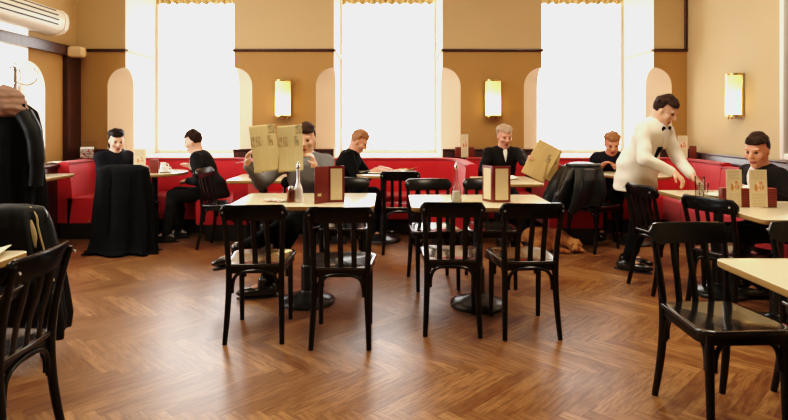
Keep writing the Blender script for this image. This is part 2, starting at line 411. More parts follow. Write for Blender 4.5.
# ---- windows
def window(k, mp, u0, u1, z0, z1, v):
    r = bpy.data.objects.new(f'window_{k}', None); COL.objects.link(r); struct(r)
    def bar(name, ua, ub, za, zb, m='white', t=.05):
        q = MB(); p0 = mp(ua, v); p1 = mp(ub, v+t)
        q.box(((p0[0]+p1[0])/2, (p0[1]+p1[1])/2, (za+zb)/2), (abs(p0[0]-p1[0]), abs(p0[1]-p1[1]), zb-za), b=.004); return q.build(name, m, r)
    for ua, ub, za, zb in ((u0, u0+.035, z0, z1), (u1-.035, u1, z0, z1), (u0+.035, u1-.035, z0, z0+.05), (u0+.035, u1-.035, z1-.05, z1)):
        bar('window_frame', ua, ub, za, zb)
    q = MB(); p0 = mp(u0+.035, v+.02); p1 = mp(u1-.035, v+.026)
    q.box(((p0[0]+p1[0])/2, (p0[1]+p1[1])/2, (z0+z1)/2), (abs(p0[0]-p1[0]), abs(p0[1]-p1[1]), z1-z0-.1)); q.build('window_pane', 'pane', r, smooth=0)
    q = MB(); p0 = mp(u0, v-.03); p1 = mp(u1, v)
for k, (a, c) in enumerate(OPEN): window(k+1, bk, a, c, .86, 3.3, YW)
window(4, lf, 3.0, 6.58, .83, 3.3, -XL+.31)
# lace valances hung at the window heads
for k, (a, c) in enumerate(OPEN):
    b = MB(); w = c-a-.08
    b.sheet(lambda u, v, w=w: (-w/2+u*w, .028*math.sin(u*95+.7*math.sin(u*17)), -(v*(.30+.012*math.sin(u*60+k)))), 260, 6)
    q = tag(b.build('curtain_valance', 'valance', loc=((a+c)/2, YW-.09, 3.285), smooth=80, thick=.003),
            'gathered cream lace valance at the head of the %s bright back window' % ('left', 'middle', 'right')[k], 'curtain', 'lace valances at the back windows')
    b = MB(); b.tube([(-w/2, 0, 0), (w/2, 0, 0)], .009); rod = b.build('curtain_rod', 'brass', q, loc=(0, .0, .0))

# ---- mouldings, wainscots
trim = [0]
def trimbox(c, d, m='wood', bv=.006):
    trim[0] += 1; q = MB(); q.box(c, d, b=bv); return struct(q.build(f'trim_{trim[0]}', m, smooth=30))
for a, c in ((XL, OPEN[0][0]), (OPEN[0][1], OPEN[1][0]), (OPEN[1][1], OPEN[2][0]), (OPEN[2][1], XR)):
    trimbox(((a+c)/2, YB-.012, 2.22), (c-a+.02, .03, .035))
    w = c-a
    aa = a if a == XL else a+.0; cc = c
    trimbox(((aa+cc)/2, YB-.02, .475), (cc-aa, .03, .95))
    trimbox(((aa+cc)/2, YB-.03, .955), (cc-aa+.01, .055, .025))
for a, c in OPEN:   # moulding returns in the reveals
    for x, sx in ((a, 1), (c, -1)): trimbox((x+sx*.012, (YB+YW)/2-.06, 2.22), (.03, YW-YB-.12, .03), 'table_edge')
trimbox((XR-.02, YB-.012, 2.92), (.035, .03, 1.36))
# left wall: transom beam, corner post, wainscot with its shelf
trimbox((XL+.03, 5.3, 2.18), (.10, 4.1, .12)); trimbox((XL+.02, 7.09, 1.06), (.08, .30, 2.12))
trimbox((XL+.14, 4.9, .41), (.26, 4.5, .80)); trimbox((XL+.15, 4.9, .825), (.30, 4.52, .03))
trimbox((XR-.02, 5.2, .46), (.03, 4.1, .92)); trimbox((XR-.03, 5.2, .93), (.05, 4.1, .022))
for nm, c, d in (('baseboard_front', (0, -3.72, .05), (8, .02, .1)), ('baseboard_right', (XR-.012, -.3, .05), (.024, 6.9, .1)), ('baseboard_left', (XL+.012, -.5, .05), (.024, 6.3, .1))):
    q = MB(); q.box(c, d, b=.004); struct(q.build(nm, 'wood'))

# ---- sconces
def sconce(x, y, z, rz, where):
    r = root('wall_sconce', f'lit half-round opal wall lamp with brass bands {where}', 'wall lamp', (x, y, z), rz, 'opal wall lamps')
    q = MB(); q.box((0, .012, 0), (.20, .024, .46), b=.006); q.build('backplate', 'brass', r)
    q = MB(); pr = [(-.095, .02)]+[(-.095*math.cos(PI*k/16), -.02-.085*math.sin(PI*k/16)) for k in range(17)]+[(.095, .02)]
    q.loft([[(p[0], p[1], zz) for p in pr] for zz in np.linspace(-.215, .215, 12)], 0, True, True); q.build('shade', 'shade', r, smooth=50)
    for zz in (-.222, .222):
        q = MB(); pr2 = [(p[0]*1.06, p[1]*1.05) for p in pr]
        q.loft([[(p[0], p[1], zz+dz) for p in pr2] for dz in (-.010, .010)], 0, True, True); q.build('band', 'brass', r, smooth=40)
    for xx in (-.06, 0, .06):
        q = MB(); q.lathe([(.004, -.03), (.011, -.022), (.006, -.01), (.006, .0)], (xx, -.05, -.232), n=10); q.build('finial', 'brass', r)
P2 = lambda px, d: (px-389)/(570/d)
sconce(P2(283.5, 7.23), 7.20, 1.605, 0, 'on the pier left of the middle window')
sconce(P2(492.5, 7.23), 7.20, 1.605, 0, 'on the pier right of the middle window')
sconce(XR-.03, 6.17, 1.60, -PI/2, 'on the plain right wall')

# ---- air conditioner, speaker, frame
r = root('air_conditioner', 'long white rounded air conditioner with dark slots high on the left wall', 'air conditioner', (XL, 5.25, 2.47), 0)
L0, L1 = -1.1, 1.33
pr = [(0, -.15), (.10, -.15), (.17, -.13), (.22, -.08), (.235, 0), (.22, .08), (.17, .125), (.10, .14), (0, .14)]
q = MB(); q.loft([[(p[0], L0+(L1-L0)*k/6, p[1]) for p in pr] for k in range(7)], 0, True, True); q.build('casing', 'white_plastic', r, smooth=50)
q = MB(); q.loft([[(p[0]*s, L1+dy, p[1]*s) for p in pr] for s, dy in ((1.04, 0), (1.05, .05), (1.0, .085), (.85, .105), (.5, .115))], 0, True, True); q.build('end_cap', 'white_plastic', r, smooth=60)
for zz, xx, tilt in ((.098, .202, -.6), (.048, .229, -.25), (-.004, .2365, 0), (-.056, .228, .25)):
    q = MB(); q.box((xx, (L0+L1)/2-.03, zz), (.012, L1-L0-.2, .014), b=.004); q.build('vent_slot', 'dark', r)
r = root('wall_speaker', 'small cream rounded wall speaker on a bracket in the upper left corner', 'speaker', (-3.83, 6.98, 2.165), math.radians(14))
q = MB(); q.box((0, 0, 0), (.20, .16, .13), b=.035); q.build('speaker_case', 'beige_plastic', r)
q = MB(); q.lathe([(.035, 0), (.045, .02), (.03, .03)], (0, 0, 0), n=16); o = q.build('speaker_grille', 'beige_plastic', r, loc=(-.098, -.02, 0)); o.rotation_euler = (0, -PI/2, 0)
q = MB(); q.tube([(.04, .06, .03), (0, .2, .03)], .014); q.build('bracket', 'white_plastic', r)
r = root('wall_mirror', 'tall mirror in a white frame at the right edge, on the right wall', 'mirror', (XR-.03, 4.55, 1.95), 0)
for dy, dz, sy, sz in ((.88, 0, .06, 2.0), (-.88, 0, .06, 2.0), (0, .97, 1.70, .06), (0, -.97, 1.70, .06)):
    q = MB(); q.box((0, dy, dz), (.05, sy, sz), b=.01); q.build('frame', 'white', r)
q = MB(); q.box((.012, 0, 0), (.012, 1.70, 1.88)); q.build('mirror_glass', 'chrome', r, smooth=0)

# ---- banquettes
def banquette(label, path, y_seat=.46, back_h=.865, depth=.56, bt=.13, group='red banquettes round the room', seams=()):
    r = root('banquette', label, 'banquette', (0, 0, 0), 0, group)
    pp = [tuple(p) for p in path]
    q = MB(); q.sweep(pp, [(.02, .004), (depth-.09, .004), (depth-.09, .18), (.02, .18)]); q.build('plinth', 'plinth', r, smooth=0)
    q = MB(); q.sweep(pp, [(bt-.02, .18), (depth, .18), (depth+.012, .20), (depth+.015, .42), (depth-.01, y_seat-.008), (depth-.06, y_seat+.004), (bt+.12, y_seat+.002), (bt-.02, y_seat-.01)]); q.build('seat', 'red', r, smooth=55)
    q = MB(); q.sweep(pp, [(.0, .18), (bt, .18), (bt+.035, y_seat), (bt+.03, .55), (bt+.005, .74), (bt, back_h-.04), (bt-.02, back_h-.008), (bt-.05, back_h), (.04, back_h), (.01, back_h-.012), (0, back_h-.04)]); q.build('backrest', 'red', r, smooth=55)
    q = MB(); q.sweep(pp, [(bt+.012, back_h-.02), (bt+.004, back_h-.006), (bt-.008, back_h-.01), (bt-.002, back_h-.026)]); q.build('piping', 'red_dark', r, smooth=60)
    for (s0, s1) in seams:
        q = MB(); q.tube([s0, s1], .006); q.build('seam', 'red_dark', r)
    return r
def arc(cx, cy, r, a0, a1, n=8): return [(cx+r*math.cos(a0+(a1-a0)*k/n), cy+r*math.sin(a0+(a1-a0)*k/n)) for k in range(n+1)]
# inside lies on the left of the walking direction: go from the right wing over the back to the left wing
yb = 7.17
def bay(xl, xr, yl, yr, rad=.42):
    p = [(xr, yr)] + arc(xr-rad, yb-rad, rad, 0, PI/2) + arc(xl+rad, yb-rad, rad, PI/2, PI) + [(xl, yl)]
    return p
banquette('red velvet banquette wrapping the left back bay, two guests on it', bay(-3.70, -1.55, 6.36, 6.26))
banquette('red velvet banquette curving under the middle back window', bay(-.93, .94, 6.1, 6.02))
rb = [(3.74, 6.2)] + arc(3.74-.4, yb-.4, .4, 0, PI/2) + arc(1.70+.42, yb-.42, .42, PI/2, PI) + [(1.70, 6.05)]
banquette('red velvet banquette wrapping the right back bay below the bright window', rb)
banquette('straight red banquette along the right wall behind the long table', [(3.74, 3.2), (3.74, 6.19)], back_h=.83, seams=(((3.60, 4.7, .48), (3.605, 4.7, .82)),))
banquette('short red bench on the left pier behind the newspaper reader', [(-.95, yb), (-1.53, yb)], depth=.50)
banquette('short red bench on the right pier under the light-haired newspaper reader', [(1.68, yb), (.96, yb)], depth=.50)
# ---- bentwood chair, faces +y, feet on z = 0
def chair_proto():
    r = root('bentwood_chair', 'x', 'chair', (0, 0, 0), 0, 'black bentwood cafe chairs')
    def outline(k=1., dy=0.):
        pts = []; hw0, hw1, y0, y1 = .178, .205, -.195, .212
        corners = [(-hw0, y0, .035), (hw0, y0, .035), (hw1, y1, .075), (-hw1, y1, .075)]
        angs = [(PI, 1.5*PI), (1.5*PI, 2*PI), (0, PI/2), (PI/2, PI)]
        for (cx, cy, rad), (a0, a1) in zip(corners, angs):
            ox = cx-math.copysign(rad, cx); oy = cy-math.copysign(rad, cy)
            for j in range(7):
                a = a0+(a1-a0)*j/6; pts.append(((ox+rad*math.cos(a))*k, (oy+rad*math.sin(a))*k))
        return pts
    q = MB(); R = []
    for k, z in ((.94, .444), (.99, .447), (1.0, .453), (.995, .461), (.97, .4655), (.90, .4645), (.70, .460), (.40, .457), (.05, .456)):
        R.append([(p[0], p[1], z) for p in outline(k)])
    q.loft(R, 0, True, True); q.build('seat', 'lacquer_seat', r, smooth=50)
    q = MB(); q.loft([[(p[0], p[1], z) for p in outline(k)] for k, z in ((.80, .405), (.935, .405), (.945, .41), (.945, .444), (.80, .444))], 0, False, False); q.build('seat_frame', 'lacquer', r, smooth=40)
    for s in (-1, 1):
        q = MB(); q.tube(spline([(s*.158, .175, .442), (s*.160, .182, .25), (s*.160, .192, .0)], 5), [.019, .019, .0188, .0185, .018, .0178, .0172, .0165, .0158, .015, .0145], n=12); q.build('leg', 'lacquer', r)
        path = spline([(s*.168, -.238, 0), (s*.161, -.205, .16), (s*.156, -.186, .32), (s*.158, -.184, .46), (s*.166, -.205, .62), (s*.176, -.25, .805)], 5)
        n = len(path); rr = [.0145+.0045*math.sin(PI*min(1, k/(n-1)*1.15)) for k in range(n)]; rr[-1] *= .75
        q = MB(); q.tube(path, rr, n=12); q.build('leg', 'lacquer', r)
        q = MB(); q.tube([(s*.1755, -.268, .782), (s*.1755, -.273, .784)], .0065, n=10); q.build('bolt', 'bolt', r)
    # curved top rail, in front of the posts
    def rail(x, z):
        c = (x/.2)**2; y0 = -.205-(z-.62)*.245
        return y0-.030*(1-c)+.022
    q = MB(); Z = [(.722, 0), (.728, 1), (.775, 1), (.815, 1), (.824, .6), (.827, 0)]; R = []
    N = 18
    for k in range(N+1):
        x = -.199+.398*k/N; e = abs(x)/.199; zs = 1.0
        zt = .828-.012*max(0, e-.85)/.15-.006*(1-e*e)*0; zb = .728+.010*max(0, e-.82)/.18+.012*max(0, 1-e*1.2)*0
        if e > .93: zt -= .02*(e-.93)/.07; zb += .02*(e-.93)/.07
        t = .0095
        R.append([(x, rail(x, zb)-t, zb+.004), (x, rail(x, zb)+t, zb+.004), (x, rail(x, zb+.01)+t*1.15, zb+.012), (x, rail(x, zt-.01)+t*1.15, zt-.012), (x, rail(x, zt)+t*.6, zt), (x, rail(x, zt)-t*.6, zt), (x, rail(x, zt)-t*1.15, zt-.012), (x, rail(x, zb)-t*1.15, zb+.012)])
    q.loft(R, 0, True, True); q.build('top_rail', 'lacquer', r, smooth=45)
    for x in (-.079, 0, .079):
        q = MB(); pts = [(x, -.180, .455), (x, -.196, .56), (x, rail(x, .66)-.004, .66), (x, rail(x, .76), .76)]
        q.tube(spline(pts, 4), .0162, n=10, flat=.42, ref=(1, 0, 0)); q.build('slat', 'lacquer', r)
    def arch(p, d, w, name='brace'):
        """bent brace from p along d over width w, legs 0.30 up"""
        p = Vector(p); d = Vector(d); pts = [p+d*0.022+Vector((0, 0, .29)), p+d*.024+Vector((0, 0, .34)), p+d*.038+Vector((0, 0, .385)), p+d*.075+Vector((0, 0, .412)), p+d*(w/2)+Vector((0, 0, .424)),
              p+d*(w-.075)+Vector((0, 0, .412)), p+d*(w-.038)+Vector((0, 0, .385)), p+d*(w-.024)+Vector((0, 0, .34)), p+d*(w-.022)+Vector((0, 0, .29))]
        q = MB(); q.tube(spline(pts, 5), .0105, n=10); q.build(name, 'lacquer', r)
    arch((-.157, -.186, 0), (1, 0, 0), .314); arch((-.160, .180, 0), (1, 0, 0), .320)
    for s in (-1, 1): arch((s*.157, -.184, 0), (s*.006, 1, 0), .362)
    return r
PROTO = chair_proto(); first = [True]
def chair(x, y, deg, label):
    if first[0]:
        first[0] = False; PROTO.location = (x, y, 0); PROTO.rotation_euler = (0, 0, math.radians(deg)); PROTO['label'] = label; return PROTO
    return dup(PROTO, label, (x, y, 0), math.radians(deg))
chair(-.81, 3.605, 2, 'black bentwood chair seen from behind, leftmost in front of the two central tables')
chair(-.283, 3.52, 0, 'black bentwood chair seen from behind, in front of the maroon folding menu')
chair(.405, 3.715, -4, 'black bentwood chair seen from behind, left one before the right central table')
chair(.857, 3.67, 2, 'black bentwood chair seen from behind, right one before the right central table')
chair(-.76, 4.80, 178, 'black bentwood chair under the guest reading behind the left central table')
chair(-.37, 4.73, 180, 'empty black bentwood chair behind the left central table beside the reader')
chair(.36, 4.62, 187, 'empty black bentwood chair behind the right central table, left of two')
chair(.83, 4.65, 180, 'empty black bentwood chair behind the right central table, half hidden by the menu')
chair(.11, 5.84, 0, 'black bentwood chair drawn up to the middle bay table with papers')
chair(-1.71, 5.97, -98, 'black bentwood chair turned sideways beside the seated man in a dark suit')
chair(-2.67, 5.98, 0, 'black bentwood chair buried under a long black coat at the round table')
chair(2.12, 5.91, -53, 'black bentwood chair with a black leather jacket over its back, left of the waiter')
chair(2.20, 4.49, -82, 'black bentwood chair in front of the waiter, at the far end of the long table')
chair(2.29, 3.80, -67, 'black bentwood chair pulled up before the menu stand on the long table')
chair(1.462, 2.52, 183, 'large shiny black bentwood chair facing us at the right foreground table')
chair(2.05, 2.55, 180, 'black bentwood chair cut by the right picture edge at the foreground table')
chair(-1.57, 2.18, 90, 'black bentwood chair cut by the left picture edge, its back rail towards us')
chair(-2.10, 2.95, 180, 'black bentwood chair under the piped black jacket at the left edge')

# ---- tables
def table(name, label, x, y, w, d, rz=0., cols=((0, 0),), round_=False, rb=.20, group='cafe tables on iron pedestals', h=.75):
    r = root(name, label, 'table', (x, y, 0), rz, group)
    def ol(k, n=8):
        if round_: return [((w/2-k)*math.cos(2*PI*i/48), (w/2-k)*math.sin(2*PI*i/48)) for i in range(48)]
        pts = []; rad = .035
        for sx, sy, a0 in ((-1, -1, PI), (1, -1, 1.5*PI), (1, 1, 0), (-1, 1, PI/2)):
            for i in range(n): a = a0+PI/2*i/(n-1); pts.append((sx*(w/2-k-rad)+rad*math.cos(a), sy*(d/2-k-rad)+rad*math.sin(a)))
        return pts
    q = MB(); q.loft([[(*p, z) for p in ol(k)] for k, z in ((.004, h-.004), (.0, h-.003), (.002, h-.0008), (.006, h))], 0, False, True)
    q.loft([[(*p, z) for p in ol(k)] for k, z in ((.012, h-.034), (.002, h-.028), (.0, h-.022), (.0, h-.003))], 1, True, False)
    q.build('tabletop', ['table', 'table_edge'], r, smooth=40)
    for cx, cy in cols:
        q = MB(); q.lathe([(.034, .06), (.034, h-.05)], (cx, cy, 0), n=20); q.lathe([(.046, .05), (.047, .13), (.046, .26), (.04, .275), (.034, .28)], (cx, cy, 0), n=20, caps=False); q.build('column', 'iron', r)
        q = MB(); q.lathe([(rb-.004, .0), (rb, .006), (rb, .020), (rb-.008, .030), (rb*.8, .043), (rb*.5, .060), (rb*.28, .078), (.047, .09)], (cx, cy, 0), n=44); q.build('base', 'iron', r, smooth=50)
        q = MB(); q.box((cx, cy, h-.042), (min(.34, w*.6), .06, .016), b=.003); q.box((cx, cy, h-.042), (.06, min(.34, w*.6), .0155), b=.003); q.build('top_bracket', 'iron', r)
    return r
table('cafe_table', 'cream rectangular cafe table, the left one of the central pair', -.595, 4.16, .99, .70)
table('cafe_table', 'cream rectangular cafe table, the right one of the central pair', .64, 4.09, .98, .66)
table('round_table', 'cream round table in the left back bay behind the long coat', -2.64, 6.42, .72, .72, round_=True, rb=.19)
table('round_table', 'cream round table in the right back bay behind the waiter', 2.66, 6.15, .72, .72, round_=True, rb=.19)
table('round_table', 'cream round table with open papers in the middle back bay', -.06, 6.28, .70, .70, round_=True, rb=.19)
table('cafe_table', 'small cream table at the left pier with one menu card on it', -1.27, 5.80, .60, .66, rb=.19)
table('cafe_table', 'small cream table at the right pier under the tan newspaper', 1.12, 5.52, .58, .72, rb=.19)
table('cafe_table', 'cream table at the left wall beyond the coat stand', -3.665, 5.79, .53, .80, rb=.19)
table('cafe_table', 'cream table at the right under the waiter, far half of the long table', 2.52, 4.36, .62, .70)
table('cafe_table', 'cream table at the right carrying two menu cards, near half of the long table', 2.49, 3.65, .64, .71)
table('cafe_table', 'cream tabletop cut by the right picture edge in the foreground', 1.95, 1.80, 1.2, 1.14)
table('cafe_table', 'cream tabletop cut by the left picture edge beside the piped jacket', -2.08, 2.02, 1.0, .98)
# ------------------------------------------------------------------ implicit surfaces -> one continuous mesh
class SDF:
    def __init__(s, vox): s.vox = vox; s.p = []; s.cut = []
    def cone(s, a, b, ra, rb, k=.02, m=0): s.p.append(('c', np.array(a, float), np.array(b, float), ra, rb, k, m)); return s
    def ell(s, c, ax, r, k=.02, m=0):
        """ellipsoid with axes given by the rows of ax"""
        s.p.append(('e', np.array(c, float), np.array(ax, float), np.array(r, float), None, k, m)); return s
    def sph(s, c, r, k=.01, m=0): return s.ell(c, np.eye(3), (r, r, r), k, m)
    def chain(s, pts, rad, k=.02, m=0):
        for i in range(len(pts)-1): s.cone(pts[i], pts[i+1], rad[i], rad[i+1], k, m)
        return s
    def minus(s, fn): s.cut.append(fn); return s
    def build(s, name, mats, parent, smooth_it=1, disp=None):
        lo = np.full(3, 1e9); hi = -lo
        for q in s.p:
            if q[0] == 'c': R = max(q[3], q[4]); lo = np.minimum(lo, np.minimum(q[1], q[2])-R); hi = np.maximum(hi, np.maximum(q[1], q[2])+R)
            else: e = np.sqrt(((q[2]*q[3][:, None])**2).sum(0)); lo = np.minimum(lo, q[1]-e); hi = np.maximum(hi, q[1]+e)
        h = s.vox; lo = lo-3*h; N = np.ceil((hi+3*h-lo)/h).astype(int)+1
        F = np.full(N, .25, np.float32); Bd = np.full(N, 9., np.float32); Mi = np.zeros(N, np.int8)
        X = [lo[i]+h*np.arange(N[i]) for i in range(3)]
        for typ, a, b_, r0, r1, k, m in s.p:
            if typ == 'c': R = max(r0, r1); l = np.minimum(a, b_)-R; u = np.maximum(a, b_)+R
            else: e = np.sqrt(((b_*r0[:, None])**2).sum(0)); l = a-e; u = a+e
            mg = k+4*h; i0 = np.clip(np.floor((l-mg-lo)/h).astype(int), 0, N); i1 = np.clip(np.ceil((u+mg-lo)/h).astype(int)+1, 0, N)
            sl = tuple(slice(i0[i], i1[i]) for i in range(3))
            gx, gy, gz = X[0][sl[0]][:, None, None], X[1][sl[1]][None, :, None], X[2][sl[2]][None, None, :]
            if typ == 'c':
                d = b_-a; L = max(d @ d, 1e-9)
                t = np.clip(((gx-a[0])*d[0]+(gy-a[1])*d[1]+(gz-a[2])*d[2])/L, 0, 1)
                D = np.sqrt((gx-a[0]-t*d[0])**2+(gy-a[1]-t*d[1])**2+(gz-a[2]-t*d[2])**2)-(r0+(r1-r0)*t)
            else:
                q = [(gx-a[0])*b_[i, 0]+(gy-a[1])*b_[i, 1]+(gz-a[2])*b_[i, 2] for i in range(3)]
                k0 = np.sqrt(sum((q[i]/r0[i])**2 for i in range(3))); k1 = np.sqrt(sum((q[i]/r0[i]**2)**2 for i in range(3)))
                D = k0*(k0-1)/np.maximum(k1, 1e-6)
            D = D.astype(np.float32); f = F[sl]
            hh = np.maximum(k-np.abs(f-D), 0)/max(k, 1e-6)
            F[sl] = np.minimum(f, D)-hh*hh*k*.25
            w = D < Bd[sl]; Mi[sl][w] = m; Bd[sl] = np.where(w, D, Bd[sl])
        if s.cut:
            G = np.meshgrid(*X, indexing='ij')
            for fn in s.cut: F = np.maximum(F, fn(*G).astype(np.float32))
        F[0] = F[-1] = .2; F[:, 0] = F[:, -1] = .2; F[:, :, 0] = F[:, :, -1] = .2
        # surface nets
        S = F < 0; C = np.zeros(N-1, np.int8)
        for o in np.ndindex(2, 2, 2): C += S[o[0]:N[0]-1+o[0], o[1]:N[1]-1+o[1], o[2]:N[2]-1+o[2]]
        act = np.argwhere((C > 0) & (C < 8)); idx = np.full(N-1, -1, np.int64); idx[tuple(act.T)] = np.arange(len(act))
        acc = np.zeros((len(act), 3)); cnt = np.zeros(len(act))
        cor = [np.array(o) for o in np.ndindex(2, 2, 2)]
        for ca in cor:
            for ax in range(3):
                if ca[ax]: continue
                cb = ca.copy(); cb[ax] = 1
                fa = F[tuple((act+ca).T)]; fb = F[tuple((act+cb).T)]; x = (fa < 0) != (fb < 0)
                t = np.where(x, fa/np.where(x, fa-fb, 1), 0)
                p = np.tile(ca.astype(float), (len(act), 1)); p[:, ax] = t
                acc[x] += p[x]; cnt[x] += 1
        V = lo+h*(act+acc/cnt[:, None]); Q = []
        for ax in range(3):
            u, v = (ax+1) % 3, (ax+2) % 3
            a = S[tuple(slice(0, N[i]-1) if i == ax else slice(1, N[i]-1) for i in range(3))]
            b2 = S[tuple(slice(1, N[i]) if i == ax else slice(1, N[i]-1) for i in range(3))]
            E = np.argwhere(a != b2); off = np.ones(3, int); off[ax] = 0; sg = a[tuple(E.T)]; E = E+off
            du = np.zeros(3, int); du[u] = 1; dv = np.zeros(3, int); dv[v] = 1
            q = np.stack([idx[tuple((E-du-dv).T)], idx[tuple((E-dv).T)], idx[tuple(E.T)], idx[tuple((E-du).T)]], 1)
            q[~sg] = q[~sg][:, ::-1]; Q.append(q)
        Q = np.concatenate(Q); Q = Q[(Q >= 0).all(1)]
        for _ in range(smooth_it):
            A = np.zeros_like(V); n = np.zeros(len(V))
            for i in range(4):
                j = Q[:, (i+1) % 4]; np.add.at(A, Q[:, i], V[j]); np.add.at(n, Q[:, i], 1)
            V = V*.45+.55*A/np.maximum(n, 1)[:, None]
        if disp is not None: V = disp(V)
        me = bpy.data.meshes.new(name); me.vertices.add(len(V)); me.vertices.foreach_set('co', V.astype(np.float32).ravel())
        me.loops.add(len(Q)*4); me.loops.foreach_set('vertex_index', Q.astype(np.int32).ravel())
        me.polygons.add(len(Q)); me.polygons.foreach_set('loop_start', np.arange(0, len(Q)*4, 4, dtype=np.int32))
        mats = mats if isinstance(mats, (list, tuple)) else [mats]
        for m in mats: me.materials.append(MAT[m])
        me.update(calc_edges=True); me.validate()
        if len(mats) > 1:
            ce = np.clip(np.round((V[Q].mean(1)-lo)/h).astype(int), 0, N-1); me.polygons.foreach_set('material_index', Mi[tuple(ce.T)].astype(np.int32))
        me.polygons.foreach_set('use_smooth', np.ones(len(Q), bool))
        o = bpy.data.objects.new(name, me); COL.objects.link(o)
        if parent: o.parent = parent
        return o

nv = lambda *a: np.array(a, float)
def nrm(v): v = np.array(v, float); return v/np.linalg.norm(v)
def ik(a, t, l1, l2, pole):
    """elbow between a and t; the target is pulled in when out of reach"""
    a = np.array(a, float); t = np.array(t, float); d = t-a; L = np.linalg.norm(d); u = d/L
    L = min(L, (l1+l2)*.995); t = a+u*L
    x = (l1*l1-l2*l2+L*L)/(2*L); y = math.sqrt(max(0, l1*l1-x*x)); p = np.array(pole, float); p = nrm(p-u*(p @ u))
    return a+u*x+p*y, t

def person(label, pel, yaw, lean, hands, feet, toes, hair, outfit, head_pitch=0., head_yaw=0., skin='skin', side=0., group=None, hd_dir=None,
           elbow=None, knees=None, vox=.0085, hair_len=0., curl=.5, glasses=False, S=1., seated=True):
    """pel pelvis centre; yaw facing; hands/feet = (left, right) wrists and ankles in the world; all built about the pelvis"""
    O = np.array(pel, float); base = nv(O[0], O[1], 0)
    r = root('person', label, 'person', tuple(base), 0, group)
    P0 = O-base
    f0 = nv(math.cos(yaw), math.sin(yaw), 0); l0 = nv(-f0[1], f0[0], 0); up = nv(0, 0, 1)
    t = nrm(up*math.cos(lean)+f0*math.sin(lean)+l0*side); cf = nrm(f0-t*(f0 @ t)); l = np.cross(t, cf); FR = np.array([l, cf, t])
    N = P0+t*.475*S; bend = nrm(t+f0*.10*0+up*.9); neckd = bend
    hy = yaw+head_yaw; hf0 = nv(math.cos(hy), math.sin(hy), 0)
    hf = nrm(hf0*math.cos(head_pitch)-up*math.sin(head_pitch)); hl = nrm(np.cross(up, hf0)); hu = np.cross(hf, hl)
    H = N+neckd*.088*S+hu*.068*S+hf*.024; HF = np.array([hl, hf, hu])
    sh = [N-t*.045+l*.165*S, N-t*.045-l*.165*S]
    hip = [P0+l*.082-t*.02, P0-l*.082-t*.02]
    UA, FA, TH, SHN = .285*S, .25*S, .425*S, .42*S
    W, E, HD = [], [], []
    for i in (0, 1):
        tgt = np.array(hands[i][:3], float)-base; pole = -up*.8-cf*.35+(l if i == 0 else -l)*.55 if not elbow else np.array(elbow[i], float)
        e, w = ik(sh[i], tgt, UA, FA, pole); E.append(e); W.append(w)
    KN, AN = [], []
    for i in (0, 1):
        tgt = np.array(feet[i][:3], float)-base; pole = f0+up*.6 if not knees else np.array(knees[i], float)
        kn, an = ik(hip[i], tgt, TH, SHN, pole); KN.append(kn); AN.append(an)
    # ---------- body
    b = SDF(vox)
    b.ell(P0+t*.02, FR, (.148, .105, .115), .05); b.ell(P0+t*.19, FR, (.135, .098, .15), .06); b.ell(P0+t*.355, FR, (.155, .112, .165), .06)
    b.cone(sh[0], sh[1], .05, .05, .05); b.cone(N-t*.05, N+neckd*.11, .062, .052, .03)
    for i in (0, 1):
        b.chain([sh[i], E[i], W[i]], [.050, .038, .027], .03)
        b.chain([hip[i], KN[i], AN[i]], [.075, .054, .036], .05); b.cone(AN[i], AN[i]+nrm(toes[i])*.13-up*.045, .034, .024, .02)
    # head
    b.ell(H+hu*.028-hf*.012, HF, (.074, .094, .098), .03); b.ell(H-hu*.045+hf*.022, HF, (.056, .066, .072), .04); b.ell(H-hu*.100+hf*.062, HF, (.026, .022, .020), .03)
    b.cone(H+hf*.084+hu*.018, H+hf*.108-hu*.024, .009, .0145, .012); b.ell(H+hf*.096-hu*.030, HF, (.020, .012, .010), .01)
    for s_ in (1, -1):
        b.ell(H+hl*s_*.074-hu*.008-hf*.006, HF, (.010, .020, .032), .01); b.ell(H+hl*s_*.034+hf*.078+hu*.032, HF, (.026, .012, .008), .012)
        b.ell(H+hl*s_*.045+hf*.062-hu*.025, HF, (.024, .02, .02), .02); b.ell(H+hl*s_*.032+hf*.083+hu*.010, HF, (.010, .006, .0042), .003, 1)
    b.ell(H+hf*.0865-hu*.068, HF, (.026, .010, .0085), .006, 2)
    # hands
    for i in (0, 1):
        d = nrm(W[i]-E[i]); hd = hands[i]
        pn = np.array(hd[3], float) if len(hd) > 3 and hd[3] is not None else -up      # palm normal
        if len(hd) > 4 and hd[4] is not None: d = nrm(hd[4])
        pn = nrm(pn-d*(pn @ d)); sd = np.cross(d, pn)*(1 if i == 0 else -1)           # towards the thumb
        c = curl if len(hd) < 6 else hd[5]
        w = W[i]; b.cone(w, w+d*.03, .026, .027, .015)
        for q in (-.027, -.009, .009, .027): b.cone(w+d*.015+sd*q*.7, w+d*.082+sd*q, .017, .0125, .012)
        for q, ln in ((-.030, .058), (-.0105, .074), (.0105, .080), (.030, .070)):
            p0 = w+d*.085+sd*q; a1 = c*.7; a2 = c*1.5; a3 = c*2.1; dd = lambda a: d*math.cos(a)+pn*math.sin(a)
            p1 = p0+dd(a1)*ln*.45; p2 = p1+dd(a2)*ln*.33; p3 = p2+dd(a3)*ln*.24
            b.chain([p0, p1, p2, p3], [.0100, .0092, .0084, .0074], .004)
        th = w+d*.03+sd*.026; b.chain([th, th+nrm(d*.6+sd*.75+pn*.3*c)*.038, th+nrm(d*.85+sd*.45+pn*.8*c)*.068], [.0135, .0110, .0088], .008)
    o = b.build('body', [skin, 'eye', 'lip'], r, 1)
    # ---------- hair
    g = SDF(vox*.8); g.ell(H+hu*.034-hf*.016, HF, (.083, .100, .104), .01)
    if hair_len: g.ell(H-hu*.03-hf*.045, HF, (.080, .065, .10+hair_len), .03)
